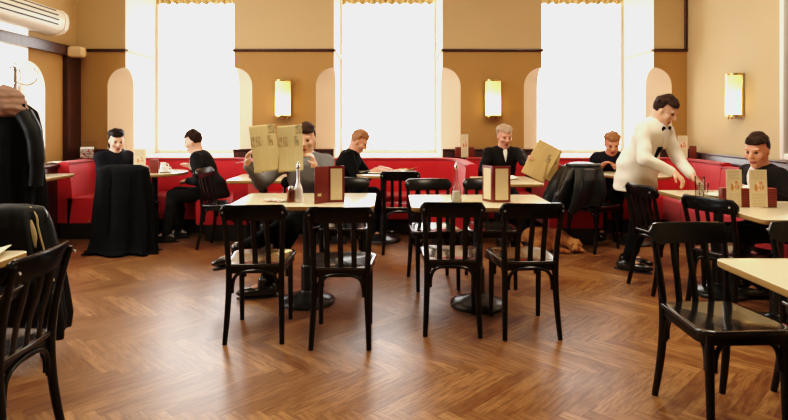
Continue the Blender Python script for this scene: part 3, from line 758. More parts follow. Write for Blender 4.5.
    for kx in range(26):   # tufts
        a = rng.uniform(0, 2*PI); e = rng.uniform(.25, 1.4); dd = hl*math.cos(a)*math.cos(e)+hf*math.sin(a)*math.cos(e)+hu*math.sin(e)
        g.sph(H+hu*.034-hf*.016+dd*.086, rng.uniform(.014, .024), .02)
    def face(x, y, z, H=H, hf=hf, hl=hl, hu=hu):
        q = [(x-H[0])*e[0]+(y-H[1])*e[1]+(z-H[2])*e[2] for e in (hl, hf, hu)]
        fc = np.maximum(np.maximum(.0-q[1], q[2]-.062-.10*np.maximum(0, np.abs(q[0])-.03)), -.2)     # in front of the ears, under the hairline
        nape = np.maximum(q[2]+.045+hair_len*1.6, -.3)
        return np.maximum(-fc, -nape)
    g.minus(face); g.build('hair', hair, r, 1)
    # ---------- clothing
    of = outfit; inf = .016
    j = SDF(vox); long_ = of.get('hem', .0)
    j.ell(P0+t*.19, FR, (.135+inf, .102+inf, .16), .06); j.ell(P0+t*.355, FR, (.158+inf, .115+inf, .168), .06); j.ell(P0+t*.03, FR, (.160+inf, .122+inf, .12), .05)
    if long_:
        for q_ in (-.045, .045): j.cone(P0+t*.08+l*q_, P0-up*long_+l*q_*1.2, .140, .152, .05)
        j.minus(lambda x, y, z, zb=P0[2]-long_-.02: zb-z+.012*np.sin(x*30+y*22))
    j.cone(sh[0], sh[1], .062, .062, .05); j.ell(N-t*.012, FR, (.082, .070, .042), .03)
    for i in (0, 1): j.chain([sh[i], E[i], E[i]+(W[i]-E[i])*of.get('sleeve', .93)], [.064, .054, .042], .03)
    rip = of.get('ripple', .004)
    def disp(V):
        return V+rip*np.stack([np.sin(V[:, 2]*48+V[:, 0]*20), np.sin(V[:, 2]*41+V[:, 1]*26), np.sin(V[:, 0]*37+V[:, 1]*31)*.5], 1)
    def necks(x, y, z, a=N, nd=neckd):
        tt = np.clip((x-a[0])*nd[0]+(y-a[1])*nd[1]+(z-a[2])*nd[2], -.05, .3)
        return .056-np.sqrt((x-a[0]-tt*nd[0])**2+(y-a[1]-tt*nd[1])**2+(z-a[2]-tt*nd[2])**2)
    j.build(of.get('top_name', 'jacket'), of['top'], r, 2, disp)
    if of.get('shirt'):
        k = SDF(vox*.8); k.ell(P0+t*.355, FR, (.158+inf+.007, .115+inf+.008, .170), .06); k.ell(P0+t*.19, FR, (.135+inf+.007, .102+inf+.008, .165), .06); k.ell(N-t*.010, FR, (.078, .074, .050), .03)
        vd, vw = of.get('v', (.26, .062))
        def vee(x, y, z):
            q = [(x-N[0])*e[0]+(y-N[1])*e[1]+(z-N[2])*e[2] for e in (l, cf, t)]
            return np.maximum(np.maximum(np.abs(q[0])-vw*(1+(q[2]-.02)/vd), -q[1]+.0), np.maximum(q[2]-.05, -q[2]-vd))
        k.minus(vee); k.build('shirt', of['shirt'], r, 1)
        if of.get('vest'):
            k = SDF(vox*.8); k.ell(P0+t*.355, FR, (.158+inf+.006, .115+inf+.007, .170), .06); k.ell(P0+t*.19, FR, (.135+inf+.006, .102+inf+.007, .165), .06); k.ell(P0+t*.03, FR, (.160+inf+.004, .122+inf+.005, .12), .05)
            def vee2(x, y, z):
                q = [(x-N[0])*e[0]+(y-N[1])*e[1]+(z-N[2])*e[2] for e in (l, cf, t)]
                return np.maximum(np.maximum(np.abs(q[0])-.034*(1+(q[2]+.16)/.36), -q[1]+.0), np.maximum(q[2]+.15, -q[2]-.44))
            k.minus(vee2); k.build('waistcoat', of['vest'], r, 1)
        if of.get('tie'):
            q = MB(); a = N+cf*.115-t*.035; c = N+cf*.142-t*of.get('tie_len', .26)
            q.tube([a, a+(c-a)*.15, a+(c-a)*.9, c], [.016, .018, .026, .012], n=10, flat=.35, ref=tuple(l)); q.build('tie', of['tie'], r)
        if of.get('bow'):
            q = MB(); a = N+cf*.098+t*.012
            q.tube([a-l*.055, a-l*.05, a-l*.008, a+l*.008, a+l*.05, a+l*.055], [.010, .026, .009, .009, .026, .010], n=10, flat=.45, ref=tuple(t)); q.build('bow_tie', of['bow'], r)
    p = SDF(vox); p.ell(P0+t*.01-up*.005, FR, (.158, .118, .115), .05)
    for i in (0, 1): p.chain([hip[i], KN[i], AN[i]+(KN[i]-AN[i])*.06], [.088, .068, .056], .045)
    p.build('trousers', of.get('legs', 'blk_fab'), r, 2, disp)
    for i in (0, 1):
        d = nrm(toes[i]); sdv = nrm(np.cross(up, d)); un = np.cross(d, sdv); A = AN[i]
        c = A-un*.055; k = SDF(.006)
        k.ell(c+d*.055+un*.012, np.array([sdv, d, un]), (.046, .150, .040), .02); k.ell(c-d*.045+un*.02, np.array([sdv, d, un]), (.040, .060, .050), .03); k.cone(A+un*.03, c+d*.01+un*.02, .046, .042, .03)
        k.minus(lambda x, y, z, c=c, un=un: -((x-c[0])*un[0]+(y-c[1])*un[1]+(z-c[2])*un[2])-.022)
        so = k.build('shoe', 'shoe', r, 1)
        q = MB(); R = []
        for zz, kk in ((-.038, .97), (-.036, 1.0), (-.022, 1.0)):
            R.append([tuple(c+d*(.035+.165*kk*math.cos(a))+sdv*(.048*kk*math.sin(a)*(1-.18*math.cos(a+PI)*.5))+un*zz) for a in [2*PI*i2/26 for i2 in range(26)]])
        q.loft(R, 0, True, True); q.build('sole', 'sole', so)
    return r
D = math.radians
suit = dict(top='blk_fab', shirt='shirt', legs='blk_fab')
# waiter bending over the far end of the long table
person('waiter in an ivory jacket and black bow tie bending over the table on the right', (2.20, 5.10, .885), D(-58), D(27),
       [(2.54, 4.78, .86, (0, 0, -1), (.4, -.5, -.6), .55), (2.34, 4.70, .90, (0, 0, -1), (.5, -.5, -.55), .7)],
       [(2.22, 5.24, .085), (2.12, 5.04, .085)], [(.7, -.75, 0), (.75, -.65, 0)], 'hair_brown',
       dict(top='jacketw', top_name='jacket', shirt='shirt', bow='blk_fab', vest='blk_fab', legs='blk_fab', hem=.15, v=(.17, .055), ripple=.004), head_pitch=D(32), head_yaw=D(14), vox=.0065, S=.95,
       elbow=[(.3, .5, -.6), (-.7, -.2, -.5)], knees=[(1, -.6, .1), (1, -.6, .1)])
# woman on the left wing of the left bay
person('dark-haired guest in a dark jacket on the red banquette behind the long coat', (-3.24, 6.64, .485), D(-38), D(12),
       [(-2.86, 6.60, .78), (-2.95, 6.36, .74)], [(-2.86, 6.50, .085), (-3.02, 6.30, .085)], [(.8, -.6, 0), (.8, -.6, 0)], 'hair_black',
       dict(top='navy', shirt='navy', legs='blk_fab', v=(.2, .05)), head_pitch=D(18), head_yaw=D(-12), hair_len=.04, vox=.009)
# man in a dark suit, seen from the side, on the right wing of the same bay
person('man in a dark suit seated in profile facing left at the round table', (-1.97, 6.44, .505), D(182), D(22),
       [(-2.22, 6.30, .66), (-2.25, 6.52, .78)], [(-2.42, 6.20, .085), (-2.36, 6.42, .085)], [(-1, -.15, 0), (-1, .05, 0)], 'hair_brown',
       dict(top='charcoal', shirt='shirt', legs='charcoal', hem=.05), head_pitch=D(20), vox=.0085)
# newspaper reader at the left central table, legs crossed
person('guest in a grey jumper holding up an open newspaper, boots crossed under the table', (-.70, 4.88, .545), D(-92), D(4),
       [(-.60, 4.58, .95, (-1, -.2, 0), (-.1, -.3, .95), .9), (-1.14, 4.60, .97, (1, -.2, 0), (.1, -.3, .95), .9)], [(-1.14, 4.20, .34), (-.94, 4.28, .085)], [(-.92, -.2, -.18), (-.93, -.25, 0)], 'hair_brown',
       dict(top='grey_knit', top_name='jumper', legs='blk_fab', ripple=.004), head_pitch=D(12), vox=.0085, knees=[(.15, -1, .9), (.25, -1, .35)], elbow=[(.5, .1, -1), (-.5, .1, -1)])
# man reading at the middle bay table
person('sandy-haired man in black leaning over papers on the middle bay table', (-.60, 6.42, .53), D(-8), D(24),
       [(-.10, 6.42, .785, (0, 0, -1), (1, -.1, 0), .25), (-.14, 6.22, .785, (0, 0, -1), (1, .1, 0), .25)], [(-.12, 6.55, .085), (-.20, 6.30, .085)], [(1, 0, 0), (1, 0, 0)], 'hair_sandy',
       dict(top='blk_fab', top_name='jumper', legs='navy', sleeve=.55), head_pitch=D(34), vox=.0075, skin='skin2')
# older man with a folded newspaper under the right pier
person('light-haired man in a black jacket holding a tan newspaper at the right pier', (1.30, 6.62, .53), D(-86), D(11),
       [(1.47, 6.02, .86, (-.3, -.6, .2), (.2, -.6, .6), .7), (1.13, 6.15, .79, (0, 0, -1), (.1, -1, 0), .4)], [(1.40, 5.98, .085), (1.18, 6.0, .085)], [(0, -1, 0), (0, -1, 0)], 'hair_grey',
       dict(top='brownblk', shirt='shirt', legs='blk_fab', v=(.15, .03)), head_pitch=D(16), head_yaw=D(6), vox=.008, skin='skin2')
# guest half hidden behind the waiter
person('guest in dark blue half hidden behind the waiter at the bright right window', (2.66, 6.72, .52), D(-120), D(30),
       [(2.55, 6.38, .79), (2.40, 6.48, .79)], [(2.55, 6.35, .085), (2.40, 6.42, .085)], [(-.4, -.9, 0), (-.4, -.9, 0)], 'hair_sandy',
       dict(top='navy', top_name='jumper', legs='blk_fab'), head_pitch=D(28), head_yaw=D(20), vox=.009, skin='skin2')
# man in a dark suit on the right
person('dark-haired man in a dark suit seated at the right behind the menu cards', (3.02, 4.42, .495), D(184), D(17),
       [(2.72, 4.10, .80, (0, 0, -1), (-1, .25, 0), .4), (2.76, 4.46, .80, (0, 0, -1), (-1, -.1, 0), .5)], [(2.78, 4.25, .085), (2.80, 4.45, .085)], [(-1, 0, 0), (-1, 0, 0)], 'hair_brown',
       dict(top='brownblk', shirt='shirt', tie='maroon', legs='blk_fab', v=(.22, .035)), head_pitch=D(16), head_yaw=D(28), vox=.0075, skin='skin2')
# ---- dog asleep under the right pier table
r = root('dog', 'tan dog lying curled on the floor beneath the right pier table', 'dog', (1.66, 5.92, 0), D(-8))
g = SDF(.009); I3 = np.eye(3)
g.ell((-.06, .02, .105), I3, (.19, .125, .105), .05); g.ell((-.17, .0, .10), I3, (.115, .115, .10), .05); g.ell((.09, -.02, .10), I3, (.11, .105, .095), .05)
g.cone((.12, -.05, .11), (.20, -.11, .085), .07, .055, .04)                                  # neck
g.ell((.235, -.15, .075), I3, (.062, .062, .055), .03); g.cone((.24, -.17, .065), (.215, -.245, .040), .040, .024, .03); g.sph((.211, -.262, .043), .012, .004, 1)
for sx in (1, -1): g.ell((.238+sx*.047, -.135, .088), nrm(nv(1, 0, 0))*0+np.array([[math.cos(.5*sx), 0, math.sin(.5*sx)], [0, 1, 0], [-math.sin(.5*sx), 0, math.cos(.5*sx)]]), (.016, .030, .045), .012)
for sx in (1, -1): g.sph((.226+sx*.027, -.205, .083), .0075, .002, 1)
g.chain([(.08, -.10, .08), (.02, -.17, .045), (.10, -.235, .026), (.15, -.25, .022)], [.045, .034, .024, .024], .03)     # foreleg folded
g.chain([(.15, -.06, .08), (.20, -.10, .03), (.30, -.20, .024)], [.04, .03, .022], .03)
g.chain([(-.17, -.04, .10), (-.06, -.15, .09), (-.17, -.185, .035), (-.05, -.21, .024)], [.075, .055, .032, .024], .04)  # hind leg folded
g.chain([(-.27, .02, .06), (-.30, -.08, .03), (-.24, -.19, .022), (-.15, -.24, .018)], [.03, .026, .022, .012], .03)     # tail curled round
def furd(V): return V+.004*np.stack([np.sin(V[:, 2]*160+V[:, 0]*90), np.sin(V[:, 0]*170+V[:, 2]*60), np.sin(V[:, 0]*140+V[:, 1]*120)], 1)
g.build('body', ['fur', 'eye'], r, 1, furd)
# ------------------------------------------------------------------ coats
def drape(name, label, cat, loc, rz, rows, mat, folds=9, amp=.03, seed=0, parts=None, ex=.65, skew=0.):
    """cloth hung over something: rows of (z, half width, centre y, half depth, fold strength), top row first"""
    rows = sorted(rows); zs = [q[0] for q in rows]
    rr = np.random.default_rng(seed); ph = rr.uniform(0, 6, 6); nn = 96; nz = 44
    def S(phi, tt, off=0.):
        z = zs[-1]+(zs[0]-zs[-1])*tt
        hw, cy, hd, fs = (np.interp(z, zs, [q[k] for q in rows]) for k in (1, 2, 3, 4))
        c, s_ = math.cos(phi), math.sin(phi)
        x = hw*math.copysign(abs(c)**ex, c); y = hd*math.copysign(abs(s_)**ex, s_)
        w = amp*fs*(math.sin(folds*phi+ph[0]+1.6*tt)+.55*math.sin(folds*1.7*phi+ph[1]-2*tt)+.4*math.sin(3*phi+ph[2]))
        k = 1+(w+off)/max(.05, math.hypot(x, y))
        zz = z+.02*fs*math.sin(2.3*phi+ph[3])*tt+.35*amp*fs*math.sin(5*phi+ph[4])*tt
        return (x*k+skew*(zs[-1]-z), cy+y*k, max(.004, zz))
    q = MB(); q.loft([[S(2*PI*i/nn, j/nz) for i in range(nn)] for j in range(nz+1)], 0, True, False)
    o = q.build(name, mat, None, loc, smooth=85, thick=.008); o.rotation_euler = (0, 0, rz); tag(o, label, cat)
    return o, S
# long coat over the chair in front of the round table (chair back is on the camera side)
o, S = drape('long_coat', 'long black coat draped over a chair back, hem spread on the floor', 'coat', (-2.67, 5.98, 0), 0,
      [(.875, .165, -.235, .02, 0), (.868, .215, -.24, .05, .05), (.83, .245, -.245, .075, .15), (.6, .262, -.235, .095, .35), (.35, .285, -.23, .105, .6), (.12, .30, -.25, .115, .9), (.03, .31, -.265, .13, 1.0), (.006, .345, -.285, .16, 1.2)],
      'blk_fab', 8, .034, 3)
q = MB(); q.lathe([(.012, 0), (.012, .004), (.004, .006)], n=12); bt = q.build('button', 'brass', o, loc=(-.295, -.345, .33)); bt.rotation_euler = (PI/2, 0, 0)
for px, dz in ((-.09, 0), (.06, .0)):
    q = MB(); pts = [S(-PI/2+px*3+.05*math.sin(k), .08+.85*k/12, .006) for k in range(13)]; q.tube(pts, .006, n=6); q.build('seam', 'blk_fab', o)
# leather jacket over the chair left of the waiter
o, S = drape('leather_jacket', 'black leather jacket thrown over the chair left of the waiter', 'jacket', (1.95, 5.76, 0), 0,
      [(.90, .07, 0, .05, 0), (.885, .14, 0, .12, .1), (.85, .185, 0, .19, .3), (.74, .215, 0, .215, .7), (.6, .235, .0, .215, 1.0), (.52, .235, 0, .20, 1.1), (.45, .21, 0, .18, 1.3)],
      'leather', 7, .036, 5, skew=-.26, ex=.8)
q = MB(); q.tube(spline([S(-1.9, .1, .012), S(-1.75, .4, .022), S(-1.7, .75, .022), S(-1.72, .98, .014)], 6), [.045]*9+[.04]*10, n=10, flat=.5); q.build('sleeve', 'leather', o)
q = MB(); q.tube(spline([S(-2.9+.25*k, .05, .012) for k in range(11)], 3), .022, n=8); q.build('collar', 'leather', o)
# sports jacket with cream piping at the left edge (chair faces the camera, back rail at local -y)
o, S = drape('sports_jacket', 'black sports jacket with cream piping hung over a chair at the left edge', 'jacket', (-2.115, 2.95, 0), PI,
      [(.85, .10, -.24, .03, 0), (.835, .175, -.24, .06, .1), (.80, .19, -.24, .08, .25), (.74, .20, -.24, .10, .45), (.65, .212, -.235, .10, .6), (.45, .23, -.235, .11, .8), (.22, .238, -.24, .115, .9), (.14, .22, -.24, .10, 1.0)],
      'blk_nylon', 7, .026, 9, ex=.85, skew=-.10)
for a0, a1 in ((1.15, 1.9), (2.55, 2.75), (.55, .35)):
    q = MB(); q.tube(spline([S(a0+(a1-a0)*k/8, .01+.55*k/8, .009) for k in range(9)], 3), .0075, n=8, flat=.5); q.build('piping', 'piping', o)
q = MB(); q.tube([S(2.35+.02*k, .10+.035*k, .008) for k in range(7)], [.004, .014, .020, .022, .020, .012, .004], n=8, flat=.3); q.build('emblem_patch', 'piping', o)
# coat stand with its coats and hat
r = root('coat_stand', 'chrome coat stand with curled hooks at the left edge', 'coat stand', (-2.90, 4.42, 0))
q = MB(); q.lathe([(.016, .03), (.016, 1.70), (.02, 1.71), (.022, 1.74), (.012, 1.765), (.002, 1.77)], n=16); q.build('pole', 'chrome', r)
q = MB(); q.lathe([(.19, 0), (.19, .015), (.17, .028), (.05, .045), (.018, .06)], n=32); q.build('base', 'chrome', r)
for k in range(4):
    a = 2*PI*k/4+.35; c, s_ = math.cos(a), math.sin(a)
    q = MB(); q.tube(spline([(c*rr, s_*rr, zz) for rr, zz in ((.012, 1.62), (.08, 1.60), (.135, 1.63), (.15, 1.69), (.13, 1.72))], 5), .0042, n=8); q.lathe([(.002, -.009), (.008, -.005), (.008, .005), (.002, .009)], (c*.13, s_*.13, 1.725), n=10); q.build('hook', 'chrome', r)
for xx, yy in ((.12, -.08), (.19, .02)):
    q = MB(); q.tube([(xx, yy, .02), (xx*.9, yy, .5), (xx*.85, yy, .95)], .009, n=8); q.build('support_rod', 'chrome', r)
o, S = drape('overcoat', 'black overcoat hanging from the coat stand at the left edge', 'coat', (-2.92, 4.36, 0), D(10),
      [(1.47, .05, 0, .05, 0), (1.45, .12, 0, .09, .1), (1.39, .185, 0, .115, .3), (1.25, .21, 0, .135, .6), (1.0, .225, .0, .15, .8), (.74, .235, .0, .155, 1.0), (.66, .23, 0, .15, 1.1)],
      'blk_fab', 7, .036, 14)
for a, sgn in ((-.75, 1), (-2.3, -1)):
    q = MB(); q.tube(spline([S(a, .12, .0), S(a+.1*sgn, .3, .035), S(a+.12*sgn, .55, .045), S(a+.1*sgn, .78, .035)], 6), [.062]*7+[.058]*6+[.05]*6, n=12); q.build('sleeve', 'blk_nylon', o)
q = MB(); q.tube(spline([S(-2.7+.28*k, .05, .012) for k in range(9)], 3), .022, n=8, flat=.6); q.build('collar', 'blk_fab', o)
o, S = drape('red_scarf', 'dark red scarf end hanging below the overcoat on the coat stand', 'scarf', (-2.98, 4.30, 0), 0, [(1.0, .05, 0, .02, 0), (.9, .055, 0, .025, .4), (.56, .055, 0, .022, .8)], 'red_dark', 4, .008, 4)
o = SDF(.007); c0 = nv(-2.92, 4.33, 1.465); ax = np.array([[1, 0, -.2], [0, 1, 0], [.2, 0, 1]])/1.02
o.ell(c0, ax, (.142, .13, .125), .03); o.ell(c0+nv(.05, -.02, -.045), ax, (.125, .12, .06), .04); o.ell(c0+nv(-.06, 0, -.03), ax, (.12, .12, .07), .03)
o.chain([c0+nv(-.10, -.10, -.085), c0+nv(.02, -.14, -.08), c0+nv(.14, -.06, -.095)], [.025, .028, .025], .03)
h = o.build('knitted_hat', 'knit_brown', None, 2, lambda V: V+.004*np.stack([np.sin(V[:, 2]*130), np.sin(V[:, 0]*90+V[:, 2]*50), np.sin(V[:, 0]*60)], 1)); tag(h, 'brown slouchy knitted hat on top of the coat stand', 'hat')

# ------------------------------------------------------------------ newspapers and papers
def sheet_obj(name, label, cat, loc, rot, w, h, mat, fn=None, nu=24, nv_=24, thick=.0016, group=None, parent=None):
    q = MB(); fn = fn or (lambda x, z: 0)
    q.sheet(lambda u, v: ((u-.5)*w, fn((u-.5)*w, (v-.5)*h), (v-.5)*h), nu, nv_)
    o = q.build(name, mat, parent, loc, smooth=60, thick=thick); o.rotation_euler = rot
    if label: tag(o, label, cat, group)
    return o
r = root('newspaper', 'open pale newspaper held up in front of the reader at the left central table', 'newspaper', (-.885, 4.52, 1.105), D(4))
for nm, sx in (('page', -1), ('page', 1)):
    o = sheet_obj(nm, None, None, (sx*.100, .0, 0), (D(-10), D(-6), sx*D(-20)), .21, .37, 'news_w', lambda x, z, s=sx: .012*math.sin(x*16+s)+.01*math.sin(z*9+s*2)); o.parent = r
r = root('newspaper', 'tan folded newspaper held slanting by the light-haired man', 'newspaper', (1.575, 5.90, .905), D(-12))
o = sheet_obj('page', None, None, (0, 0, 0), (D(-16), D(27), D(-8)), .25, .40, 'news', lambda x, z: .006*math.sin(x*20)); o.parent = r
o = sheet_obj('page', None, None, (.115, .045, -.035), (D(-10), D(27), D(38)), .17, .38, 'news', lambda x, z: .006*math.sin(x*18+1)); o.parent = r
def flat_sheet(name, label, cat, x, y, z, w, d, rz, mat, curl=.004, group=None, tilt=0.):
    q = MB(); q.sheet(lambda u, v: ((u-.5)*w, (v-.5)*d, curl*(1-math.cos(u*9))+curl*(abs(u-.5)*2)**2*2), 20, 10)
    o = q.build(name, mat, None, (x, y, z), smooth=60, thick=.003); o.rotation_euler = (tilt, 0, rz); return tag(o, label, cat, group)
flat_sheet('magazine', 'open white magazine on the middle bay table under the sandy-haired man', 'magazine', -.03, 6.23, .757, .40, .27, D(4), 'magazine', .005)
flat_sheet('newspaper', 'loose newspaper sheet at the right rim of the middle bay table', 'newspaper', .17, 6.34, .757, .20, .26, D(-25), 'news_w', .010)
flat_sheet('magazine', 'folded white newspaper lying on the right pier table', 'magazine', 1.10, 5.62, .757, .30, .22, D(3), 'paper', .004)
flat_sheet('newspaper', 'pale newspaper on the table cut by the left picture edge', 'newspaper', -1.72, 2.34, .757, .22, .30, D(20), 'cream', .004)
flat_sheet('paper_sheet', 'white sheet of paper on the dark wood shelf below the left window', 'paper', -3.80, 6.55, .846, .16, .2, D(8), 'paper', .003)
flat_sheet('napkin', 'crumpled white paper napkin before the seated man on the right', 'napkin', 2.56, 4.14, .762, .26, .22, D(12), 'paper', .02)
r = root('leaflet', 'red and white folded leaflet beside the steel bottle on the left central table', 'leaflet', (-.80, 4.03, .757), D(-10))
o = flat_sheet('page', None, None, 0, 0, 0, .16, .09, 0, 'leaflet', .003); o.parent = r

# ------------------------------------------------------------------ menus, shakers, glasses
def folding_menu(label, x, y, rz, left, parts):
    r = root('folding_menu', label, 'menu', (x, y, .7505), rz, 'standing folding menus')
    H = .255
    for side, ang, w, face in parts:
        p = bpy.data.objects.new('cover', None)
        q = MB(); q.box((side*w/2, 0, H/2), (w, .008, H), b=.002); c = q.build('cover', 'maroon', r); c.rotation_euler = (0, 0, ang)
        if face:
            q = MB(); q.sheet(lambda u, v: (side*w/2+(u-.5)*(w-.034), -.0055, .018+v*(H-.036)), 2, 2); pg = q.build('page', 'cream', c, smooth=0)
        else:
            q = MB(); q.box((side*w/2-.02, -.0055, .06), (.03, .002, .018)); q.build('emblem', 'piping', c, smooth=0)
        bpy.data.objects.remove(p)
    return r
folding_menu('maroon folding menu standing on the left central table, leather front at left', -.425, 3.98, D(4), None, ((-1, D(38), .115, False), (1, D(8), .115, True)))
folding_menu('maroon-edged folding menu standing on the right central table, two cream pages showing', .725, 3.98, D(0), None, ((-1, D(-62), .115, True), (1, D(4), .125, True)))
def bottle(name, label, x, y, glassy, cat='bottle', z=.7505, k=1.):
    r = root(name, label, cat, (x, y, z), 0, None)
    q = MB(); q.lathe([(.0*k, 0), (.036*k, 0), (.038*k, .006), (.036*k, .03), (.030*k, .085), (.021*k, .115), (.0125*k, .135), (.0105*k, .19), (.0125*k, .215), (.0115*k, .24)], n=24); q.build('bottle_body', 'glass' if glassy else 'satin', r, smooth=60)
    q = MB(); q.lathe([(.0, .0), (.045, .0), (.047, .004), (.04, .007), (.0, .007)], n=24); q.build('drip_saucer', 'steel', r)
    q = MB(); q.lathe([(.0125*k, .232), (.014*k, .236), (.014*k, .252), (.009*k, .262), (.005*k, .275), (.004*k, .285)], n=16); q.build('spout', 'chrome', r)
    if glassy: q = MB(); q.lathe([(.0, .009), (.032*k, .009), (.031*k, .03), (.0265*k, .075), (0, .078)], n=20); q.build('contents', 'paper', r)
    return r
bottle('pouring_bottle', 'slim steel pouring bottle on the left central table', -.640, 4.02, False)
bottle('pouring_bottle', 'slim glass pouring bottle with chrome spout on the right central table', .475, 4.02, True)
r = root('pepper_shaker', 'brown metal shaker leaning close to the steel bottle on the left central table', 'shaker', (-.690, 4.0, .7505))
q = MB(); q.lathe([(0, 0), (.026, 0), (.027, .004), (.024, .05), (.020, .085)], n=20); q.build('shaker_body', 'copper', r)
q = MB(); q.lathe([(.020, .085), (.021, .09), (.016, .108), (.006, .116), (.0, .117)], n=20); q.build('cap', 'chrome', r)
def card_stand(label, x, y, z, rz, cards, blocks, mat='card', h=.20):
    """printed cards standing in a wooden block"""
    r = root('menu_stand', label, 'menu stand', (x, y, z), rz, None)
    for bx, by, bw, bd, bh in blocks:
        q = MB(); q.box((bx, by, bh/2), (bw, bd, bh), b=.003); q.build('holder_block', 'crate', r)
    for cx, cy, w, hh, ang, mt in cards:
        q = MB(); q.box((0, 0, hh/2), (w, .004, hh), b=.001); c = q.build('card', 'cream', r, loc=(cx, cy, .004)); c.rotation_euler = (D(-3), 0, ang)
        q = MB(); q.sheet(lambda u, v: ((u-.5)*(w-.004), -.0028, .003+v*(hh-.006)), 2, 2); q.build('print', mt, c, smooth=0)
    return r
card_stand('menu stand with two printed cards and slatted red-brown blocks on the long table', 2.36, 3.79, .7505, D(-4),
    [(-.075, -.03, .10, .245, D(0), 'card'), (.070, -.045, .115, .245, D(2), 'card')], [(-.125, .0, .055, .05, .125), (-.005, -.01, .055, .05, .125), (.155, .0, .085, .05, .125)])
card_stand('single menu card in a red-brown block on the left pier table', -1.31, 5.70, .7505, D(3), [(.0, -.035, .075, .27, 0, 'card')], [(-.05, .0, .08, .04, .12), (.055, .0, .07, .04, .12)])
card_stand('tall menu card with a brown menu block on the left round table', -2.56, 6.22, .7505, D(4), [(-.15, -.02, .125, .26, D(5), 'card')], [(.0, .0, .085, .03, .15)])
card_stand('small red-printed card in a cream box on the bench ledge at the right pier', .94, 7.115, .865, 0, [(.0, -.04, .09, .285, 0, 'card_red')], [(-.07, .015, .09, .035, .13), (.08, .015, .09, .035, .13)])
card_stand('single printed card with a brown block on the bench ledge in the right corner', 3.63, 6.98, .867, D(-28), [(-.03, -.03, .11, .27, 0, 'card_red')], [(.08, .0, .08, .04, .15)])
r = root('leaflet_holder', 'clear acrylic leaflet holder on the left end of the banquette', 'leaflet holder', (-3.63, 6.86, .867), D(14))
for yy, w, hh in ((.02, .19, .21), (-.03, .19, .14)):
    q = MB(); q.box((0, yy, hh/2), (w, .004, hh), b=.001); o = q.build('acrylic_panel', 'glass', r); o.rotation_euler = (D(-10), 0, 0)
q = MB(); q.sheet(lambda u, v: ((u-.5)*.15, -.012-.0*v, .006+v*.135), 2, 2); q.build('leaflet', 'leaflet', r, smooth=0)
q = MB(); q.box((0, -.005, .003), (.19, .07, .006)); q.build('foot', 'glass', r)

def tumbler(label, x, y, h=.11, rad=.034, fill=.0):
    r = root('glass_tumbler', label, 'glass', (x, y, .7505), 0, None)
    q = MB(); q.lathe([(0, 0), (rad*.82, 0), (rad*.86, .004), (rad, h), (rad*.95, h), (rad*.80, .010), (0, .010)], n=24, caps=False); q.build('tumbler', 'glass', r, smooth=60)
    if fill: q = MB(); q.lathe([(0, .011), (rad*.79, .011), (rad*.88, fill), (0, fill)], n=24); q.build('drink', 'glass', r)
    return r
def plate(label, x, y, rad=.11, cat='plate', name='plate'):
    q = MB(); q.lathe([(0, .003), (rad*.55, .003), (rad*.62, .002), (rad, .016), (rad, .019), (rad*.62, .007), (0, .007)], n=36, caps=False)
    o = q.build(name, 'china', None, (x, y, .7495), smooth=60); return tag(o, label, cat)
def cup(label, x, y, k=1., z=.757):
    r = root('coffee_cup', label, 'cup', (x, y, z))
    q = MB(); q.lathe([(0, 0), (.02*k, 0), (.024*k, .004), (.036*k, .03), (.041*k, .06), (.038*k, .06), (.033*k, .03), (.018*k, .008), (0, .008)], n=28, caps=False); q.build('bowl', 'china', r, smooth=60)
    q = MB(); q.tube(spline([(.036*k, 0, .05), (.058*k, 0, .048), (.060*k, 0, .028), (.034*k, 0, .02)], 5), .0045, n=8); q.build('handle', 'china', r)
    return r
tumbler('tall glass tumbler by the waiter\'s hands on the long table', 2.36, 4.33, .15, .036, .09)
tumbler('short glass behind the tall tumbler on the long table', 2.44, 4.42, .09, .036)
plate('white plate beside the tumblers on the long table', 2.50, 4.30, .11)
tumbler('small glass on the round table left of the waiter', 2.50, 6.02, .12, .034)
plate('white saucer on the left round table', -2.47, 6.30, .085, 'saucer', 'saucer'); cup('white coffee cup on the left round table', -2.47, 6.30)
r = root('milk_jug', 'small white jug behind the cup on the left round table', 'jug', (-2.55, 6.44, .7505))
q = MB(); q.lathe([(0, 0), (.028, 0), (.036, .02), (.034, .06), (.026, .085), (.030, .10), (.026, .10), (.022, .084), (0, .02)], n=24, caps=False); q.build('jug_body', 'china', r, smooth=60)
q = MB(); q.tube(spline([(.030, 0, .085), (.058, 0, .08), (.058, 0, .045), (.034, 0, .03)], 5), .005, n=8); q.build('handle', 'china', r)
r = root('salt_shaker', 'glass salt shaker with a steel top beside the brown menu block', 'shaker', (-2.60, 6.14, .7505))
q = MB(); q.lathe([(0, 0), (.020, 0), (.021, .004), (.017, .06), (0, .06)], n=16); q.build('shaker_body', 'glass', r); q = MB(); q.lathe([(.018, .058), (.018, .075), (.010, .084), (0, .085)], n=16); q.build('cap', 'steel', r)
r = root('pepper_shaker', 'small steel shaker next to the menu card on the left pier table', 'shaker', (-1.17, 5.68, .7505))
q = MB(); q.lathe([(0, 0), (.020, 0), (.021, .004), (.017, .055), (0, .055)], n=16); q.build('shaker_body', 'steel', r); q = MB(); q.lathe([(.018, .053), (.018, .068), (.010, .078), (0, .079)], n=16); q.build('cap', 'chrome', r)
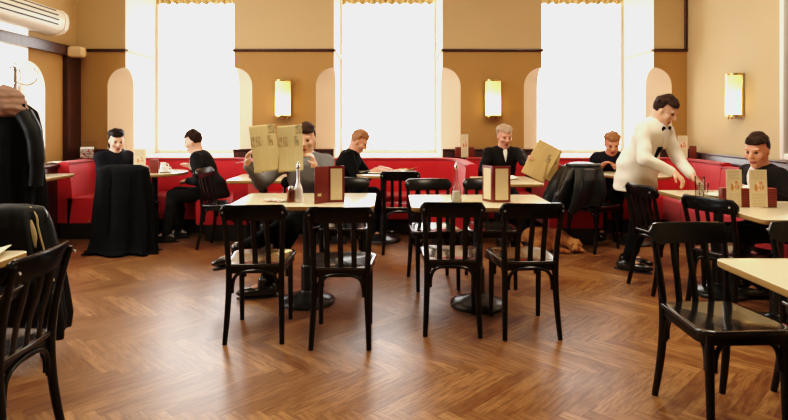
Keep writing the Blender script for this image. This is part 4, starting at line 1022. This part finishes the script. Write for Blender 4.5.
# ------------------------------------------------------------------ light, camera, tone
W = bpy.data.worlds.new('overcast'); scene.world = W; W.use_nodes = True
bg = W.node_tree.nodes['Background']; bg.inputs[0].default_value = (1.0, .98, .95, 1); bg.inputs[1].default_value = 8.0
def area(name, loc, rot, sx, sy, power, col=(1, 1, 1), portal=False):
    l = bpy.data.lights.new(name, 'AREA'); l.shape = 'RECTANGLE'; l.size = sx; l.size_y = sy; l.energy = power; l.color = col
    if portal: l.cycles.is_portal = True
    o = bpy.data.objects.new(name, l); COL.objects.link(o); o.location = loc; o.rotation_euler = rot; return o
for k, (a, c) in enumerate(OPEN): area('window_portal', ((a+c)/2, YW-.14, 2.08), (-PI/2, 0, 0), c-a, 2.44, 1, portal=True)
area('window_portal', (XL-.28, 4.785, 2.06), (PI/2, 0, -PI/2), 3.5, 2.46, 1, portal=True)
for x, y, p in ((-1.9, 1.6, 40), (1.9, 1.6, 40), (0, 4.0, 60), (-2.4, 4.2, 40), (2.4, 4.2, 50)):
    area('ceiling_fill', (x, y, ZC-.06), (0, 0, 0), .7, .7, p, (1, .86, .66))  # unseen fill lights, added to brighten the piers and the room
cam = bpy.data.cameras.new('camera'); co = bpy.data.objects.new('camera', cam); COL.objects.link(co)
co.location = (0, 0, CAMZ); co.rotation_euler = (PI/2, 0, 0); cam.sensor_width = 36; cam.lens = 570/788*36
cam.shift_x = (394-389)/788; cam.shift_y = -(210-121)/788; cam.clip_start = .05
scene.camera = co
vs = scene.view_settings; vs.view_transform = 'Standard'; vs.look = 'None'; vs.exposure = 0.; vs.gamma = 1.
cy = scene.cycles; cy.max_bounces = 8; cy.diffuse_bounces = 4; cy.glossy_bounces = 4; cy.transparent_max_bounces = 12; cy.sample_clamp_indirect = 6
cy.use_denoising = True; cy.caustics_reflective = False; cy.caustics_refractive = False

vs.use_curve_mapping = True; cm = vs.curve_mapping; cm.clip_max_x = 1.0; cm.extend = 'HORIZONTAL'
c3 = cm.curves[3]
c3.points[0].location = (0, 0); c3.points[1].location = (1.0, .855)
for x, y in ((.04, .024), (.12, .105), (.25, .24), (.5, .48), (.8, .72)): c3.points.new(x, y)
for q in c3.points: q.handle_type = 'AUTO_CLAMPED'
cm.update()
